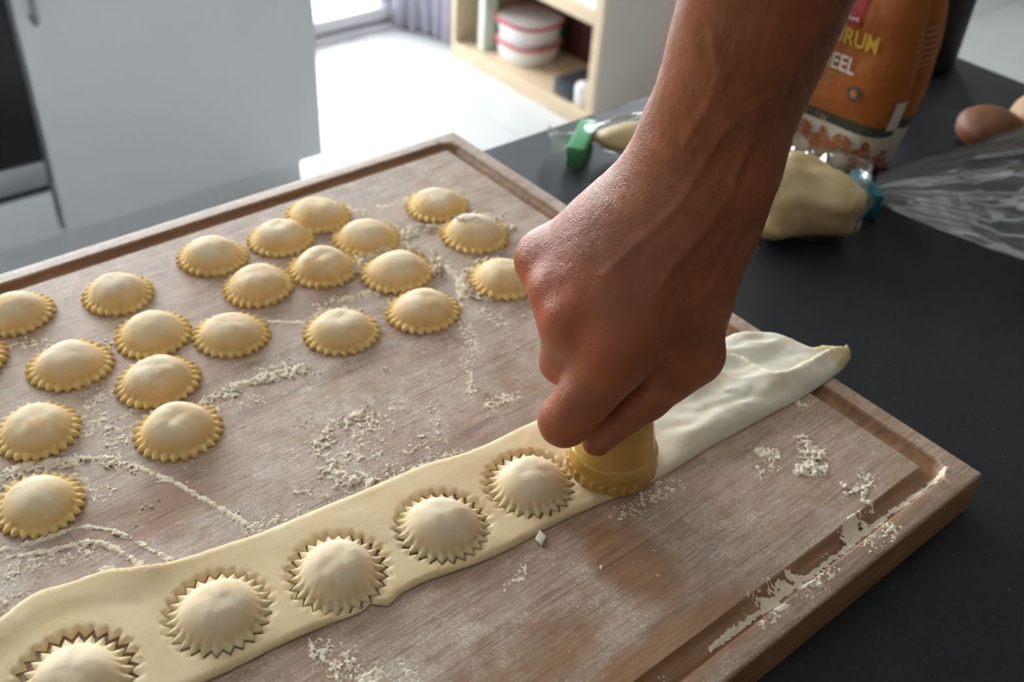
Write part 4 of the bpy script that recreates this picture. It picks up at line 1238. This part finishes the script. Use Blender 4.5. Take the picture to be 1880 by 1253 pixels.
def patch(name, outline, mat, off=0.0009):
    bm = bmesh.new(); f = bm.faces.new([bm.verts.new((0, y, z)) for y, z in outline])
    bmesh.ops.triangulate(bm, faces=[f])
    bmesh.ops.subdivide_edges(bm, edges=[e for e in bm.edges if e.calc_length() > 0.006], cuts=3, use_grid_fill=True)
    o = link_bm(name, bm, mat, fb); on_bag(o, off); return o
def rect(y0, y1, z0, z1): return [(y0, z0), (y1, z0), (y1, z1), (y0, z1)]
tag(text_on_bag('DURUM', 0.0175, 0.1030, 0.0175, M['yellow_print'], 0.78), 'yellow lettering DURUM')
tag(text_on_bag('MEEL', 0.0145, 0.0820, 0.0175, M['white_print'], 0.80), 'white lettering MEEL')
tag(patch('logo_square', rect(0.0075, -0.013, 0.1175, 0.1425), M['red_print']), 'red square emblem')
for k, (yy, hh) in enumerate(((0.0045, 0.0030), (0.0012, 0.0026), (-0.0021, 0.0030), (-0.0054, 0.0026), (-0.0087, 0.0030))):
    patch('emblem_mark', rect(yy, yy-0.0022, 0.1215, 0.1215+hh), M['white_print'], 0.0012)
for k in range(4):
    patch('small_print', rect(0.025, -0.003+0.004*(k % 2), 0.0775-k*0.0034, 0.0787-k*0.0034), M['faint_print'])
tag(patch('round_seal', [(-0.0220+0.0062*math.cos(a*PI/12), 0.0685+0.0062*math.sin(a*PI/12)) for a in range(24)], M['grey_print']), 'dark round seal')
patch('seal_mark', [(-0.0220+0.0030*math.cos(a*PI/8), 0.0685+0.0034*math.sin(a*PI/8)) for a in range(16)], M['faint_print'], 0.0012)
text_on_bag('1 kg', 0.006, 0.0398, 0.0060, M['faint_print'], 1.0)
def ear(y, z, s):                                         # a printed wheat ear: a stalk with paired kernels
    bm = bmesh.new()
    def leaf(cy, cz, l, w, a):
        q = []
        for k in range(12):
            t = 2*PI*k/12; u, v = l*math.cos(t), w*math.sin(t)
            q.append((y+s*(cy+u*math.cos(a)-v*math.sin(a)), z+s*(cz+u*math.sin(a)+v*math.cos(a))))
        if min(b for _, b in q) < 0.0012 or max(b for _, b in q) > ZB1-0.0004: return
        bm.faces.new([bm.verts.new((0, b, c)) for b, c in q])
    for k in range(4):
        w = (0.46, 0.52, 0.48, 0.36)[k]
        leaf(0.42, -0.80+k*0.44, w, 0.19, 0.75*PI+0.05); leaf(-0.42, -0.80+k*0.44, w, 0.19, 0.25*PI-0.05)
    leaf(0, 0.98, 0.40, 0.22, PI/2); leaf(0, -0.2, 0.95, 0.05, PI/2)
    o = link_bm('wheat_print', bm, M['rust_print'], fb); on_bag(o); return o
for y_ in (0.034, -0.003, -0.040): ear(y_, 0.0165, 0.0128)
for y_ in (0.0155, -0.0215): ear(y_, 0.0290, 0.0110)
# printed panels on the narrow side (facing right)
def side_patch(name, x0, x1, z0, z1, mat):
    vs, fs = [], []
    nzz = 8
    for k in range(nzz+1):
        z = z0+(z1-z0)*k/nzz; w, d = bag_hw(z)
        for x in (x0, (x0+x1)/2, x1):
            gus = math.exp(-(x/0.006)**2)*0.006*min(1, z/0.05)
            yy = -w*(1-min(0.99, abs(x)/d)**PW)**(1/PW)+gus-0.0014
            vs.append((x, yy, z))
    for k in range(nzz):
        for i in range(2): fs.append((k*3+i, k*3+i+1, (k+1)*3+i+1, (k+1)*3+i))
    return link_mesh(name, vs, fs, mat, fb, smooth=False)
side_patch('barcode_patch', -0.024, -0.012, 0.044, 0.068, M['white_print'])
for k in range(7): side_patch('small_print', -0.020, 0.010, 0.092+k*0.0046, 0.0935+k*0.0046, M['faint_print'])

# ================================================================== dough in a clear bag with a teal clip
def blob(name, c, rad, mat, parent, seed, amp, rz=0.0, n=3, sub=4, flat=True, freq=1.6):
    bm = bmesh.new(); bmesh.ops.create_icosphere(bm, subdivisions=sub, radius=1.0)
    V = np.array([v.co[:] for v in bm.verts])
    nn = vnoise(V+seed*3.1+10, freq, n)
    for v, a in zip(bm.verts, nn):
        k = 1+amp*a
        p = Vector((v.co.x*rad[0]*k, v.co.y*rad[1]*k, v.co.z*rad[2]*k))
        if flat: p.z = max(p.z, -rad[2]*0.72)
        q = Vector((p.x*math.cos(rz)-p.y*math.sin(rz), p.x*math.sin(rz)+p.y*math.cos(rz), p.z))
        v.co = q+Vector(c)
    return link_bm(name, bm, mat, parent, smooth=True)
db = blob('dough_ball', (0, 0, 0), (0.047, 0.038, 0.027), M['pale_dough'], None, 1, 0.34)
db.location = (0.153, -0.211, ZC+0.0205); db.rotation_euler = (0, 0, -0.5)
tag(db, 'lump of pale pasta dough wrapped in clear plastic right of the arm', 'dough')
pb = empty('plastic_bag', (0.27, -0.26, ZC)); tag(pb, 'clear crumpled plastic bag fanning out from the teal clip at the right', 'plastic bag')
po = blob('bag_pouch', (0.154, -0.211, ZC+0.0240), (0.0520, 0.0425, 0.0320), M['film'], None, 1, 0.36, rz=-0.5, n=4, freq=1.9); keep(po, pb)
# gathered flap of film over the dough
def flap():
    vs, fs = [], []
    nu, nv = 34, 12
    for j in range(nv+1):
        for i in range(nu+1):
            u, v = i/nu, j/nv
            x = 0.152+0.062*u+0.006*math.sin(v*3+u*2); y = -0.168-0.016*u-0.024*v
            z = ZC+0.030+0.014*math.sin(v*PI)*(1-0.25*u)+0.004*math.sin(u*19+v*5)*(0.3+v)+0.003*math.sin(u*37+v*2)-0.012*u
            vs.append((x, y, z))
    for j in range(nv):
        for i in range(nu): a = j*(nu+1)+i; fs.append((a, a+1, a+nu+2, a+nu+1))
    o = link_mesh('bag_fold', vs, fs, M['cling']); keep(o, pb)
flap()
def skirt():
    ns, na = 60, 110
    o0 = Vector((0.2245, -0.2295, ZC)); ax_ = Vector((0.62, -0.78, 0)).normalized(); pe = Vector((0.78, 0.62, 0)).normalized()
    vs, fs = [], []
    P0 = []
    for k in range(ns+1):
        s = k/ns; l = 0.21*s
        hw = 0.0095+0.135*s**0.85; hh = 0.0105+0.030*math.sin(min(1, s*1.2)*PI/2)**0.8
        for i in range(na):
            a = 2*PI*i/na; c, q = math.cos(a), math.sin(a)
            P0.append((l, hw*c, (hh*q if q > 0 else hh*q*0.45), s, a))
    P0 = np.array(P0)
    rays = np.c_[np.cos(P0[:, 4])*1.6, np.sin(P0[:, 4])*1.6, P0[:, 3]*0.7]
    n1 = vnoise(rays+20, 2.6, 3, 0.6); n2 = vnoise(np.c_[P0[:, 0], P0[:, 1], P0[:, 2]*2], 34, 3, 0.6)
    fold = (0.012*n1+0.0045*n2)*np.clip(P0[:, 3]*2.2, 0.05, 1)
    for (l, w, h, s, a), f in zip(P0, fold):
        c0 = 0.0125+0.012*min(1, s*1.4)
        p = o0+ax_*l+pe*(w+f*math.cos(a)*0.8)+Vector((0, 0, c0+h+f*1.2*math.sin(a)))
        p.z = max(p.z, ZC+0.0012+0.0006*math.sin(w*300+l*170))
        vs.append(p)
    for k in range(ns):
        for i in range(na): fs.append((k*na+i, k*na+(i+1) % na, (k+1)*na+(i+1) % na, (k+1)*na+i))
    o = link_mesh('bag_mouth', vs, fs, M['film']); keep(o, pb)
skirt()
def clip(name, c, size, rz, rx, mat, label):
    e = empty(name, c); e.rotation_euler = (rx, 0, rz); tag(e, label, 'bag clip')
    l, w, h = size
    box('upper_jaw', (-l/2, -w/2, h*0.52, l/2, w/2, h), mat, e, bev=w*0.18)
    box('lower_jaw', (-l/2*0.97, -w/2*0.92, 0, l/2*0.97, w/2*0.92, h*0.48), mat, e, bev=w*0.15)
    box('hinge', (-l/2*1.03, -w/2*0.8, h*0.15, -l/2*0.90, w/2*0.8, h*0.85), mat, e, bev=w*0.08)
    return e
clip('bag_clip', (0.2165, -0.2280, ZC+0.0012), (0.040, 0.0125, 0.0200), 0.98, 0.0, M['teal_clip'], 'teal plastic clip closing the clear bag beside the dough lump')

# ================================================================== small bag with a green clip
gb = empty('clipped_bag', (0.12, -0.065, ZC)); tag(gb, 'small clear bag of pale contents lying closed by a green clip, left of the arm', 'bag')
GA = -0.62
keep(blob('contents', (0.142, -0.082, ZC+0.0135), (0.050, 0.020, 0.0135), M['pale_dough'], None, 4, 0.18, rz=GA), gb)
keep(blob('bag_film', (0.140, -0.080, ZC+0.0160), (0.056, 0.0235, 0.0175), M['cling'], None, 4, 0.22, rz=GA, n=4), gb)
def tail():
    vs, fs = [], []
    d = Vector((-0.8, 0.6, 0)).normalized(); pe = Vector((0.6, 0.8, 0)).normalized()
    o0 = Vector((0.0935, -0.0455, ZC+0.009))
    nu, nv = 16, 12
    for j in range(nu+1):
        for i in range(nv+1):
            u, v = j/nu, i/nv-0.5
            p = o0+d*(0.026*u)+pe*(v*(0.018+0.010*u))+Vector((0, 0, 0.003+0.004*math.sin(v*9+u*3)+0.004*u*math.sin(v*17+1)))
            vs.append(p)
    for j in range(nu):
        for i in range(nv): a = j*(nv+1)+i; fs.append((a, a+1, a+nv+2, a+nv+1))
    keep(link_mesh('bag_tail', vs, fs, M['glint_veil']), gb)
tail()
clip('bag_clip', (0.0915, -0.0480, ZC+0.0012), (0.054, 0.0150, 0.0180), 0.61, 0.0, M['green_clip'], 'green plastic clip on the small bag left of the arm')

# ================================================================== things at the far right of the island
lf = blob('bread_roll', (0, 0, 0), (0.029, 0.028, 0.017), M['crust'], None, 7, 0.08, sub=4); lf.location = (0.402, -0.224, ZC+0.0126)
tag(lf, 'dark brown round bread roll behind the clear plastic bag', 'bread')
lf2 = blob('bread_roll', (0, 0, 0), (0.030, 0.030, 0.026), M['tan_crust'], None, 9, 0.08, sub=4); lf2.location = (0.446, -0.250, ZC+0.0192)
tag(lf2, 'lighter tan bread roll at the right edge behind the clear bag', 'bread')
bt = empty('bottle', (0.520, -0.234, ZC+0.0003)); tag(bt, 'dark bottle at the right edge of the picture behind the bread rolls', 'bottle')
lathe('body', [(0.026, 0.0), (0.029, 0.003), (0.030, 0.02), (0.030, 0.12), (0.027, 0.14), (0.014, 0.165), (0.012, 0.19), (0.012, 0.215)], M['black_glass'], bt, 40)
lathe('cap', [(0.0135, 0.205), (0.0135, 0.235), (0.012, 0.238)], M['black_gap'], bt, 32)
cn = empty('canister', (0.507, -0.080, ZC+0.0003)); tag(cn, 'black upright canister behind the orange flour bag', 'canister')
lathe('body', [(0.040, 0.0), (0.043, 0.003), (0.043, 0.20), (0.041, 0.205)], M['black_gap'], cn, 48)
lathe('lid', [(0.044, 0.2055), (0.044, 0.232), (0.040, 0.238), (0.012, 0.240), (0.010, 0.255), (0.006, 0.258)], M['black_gap'], cn, 48)
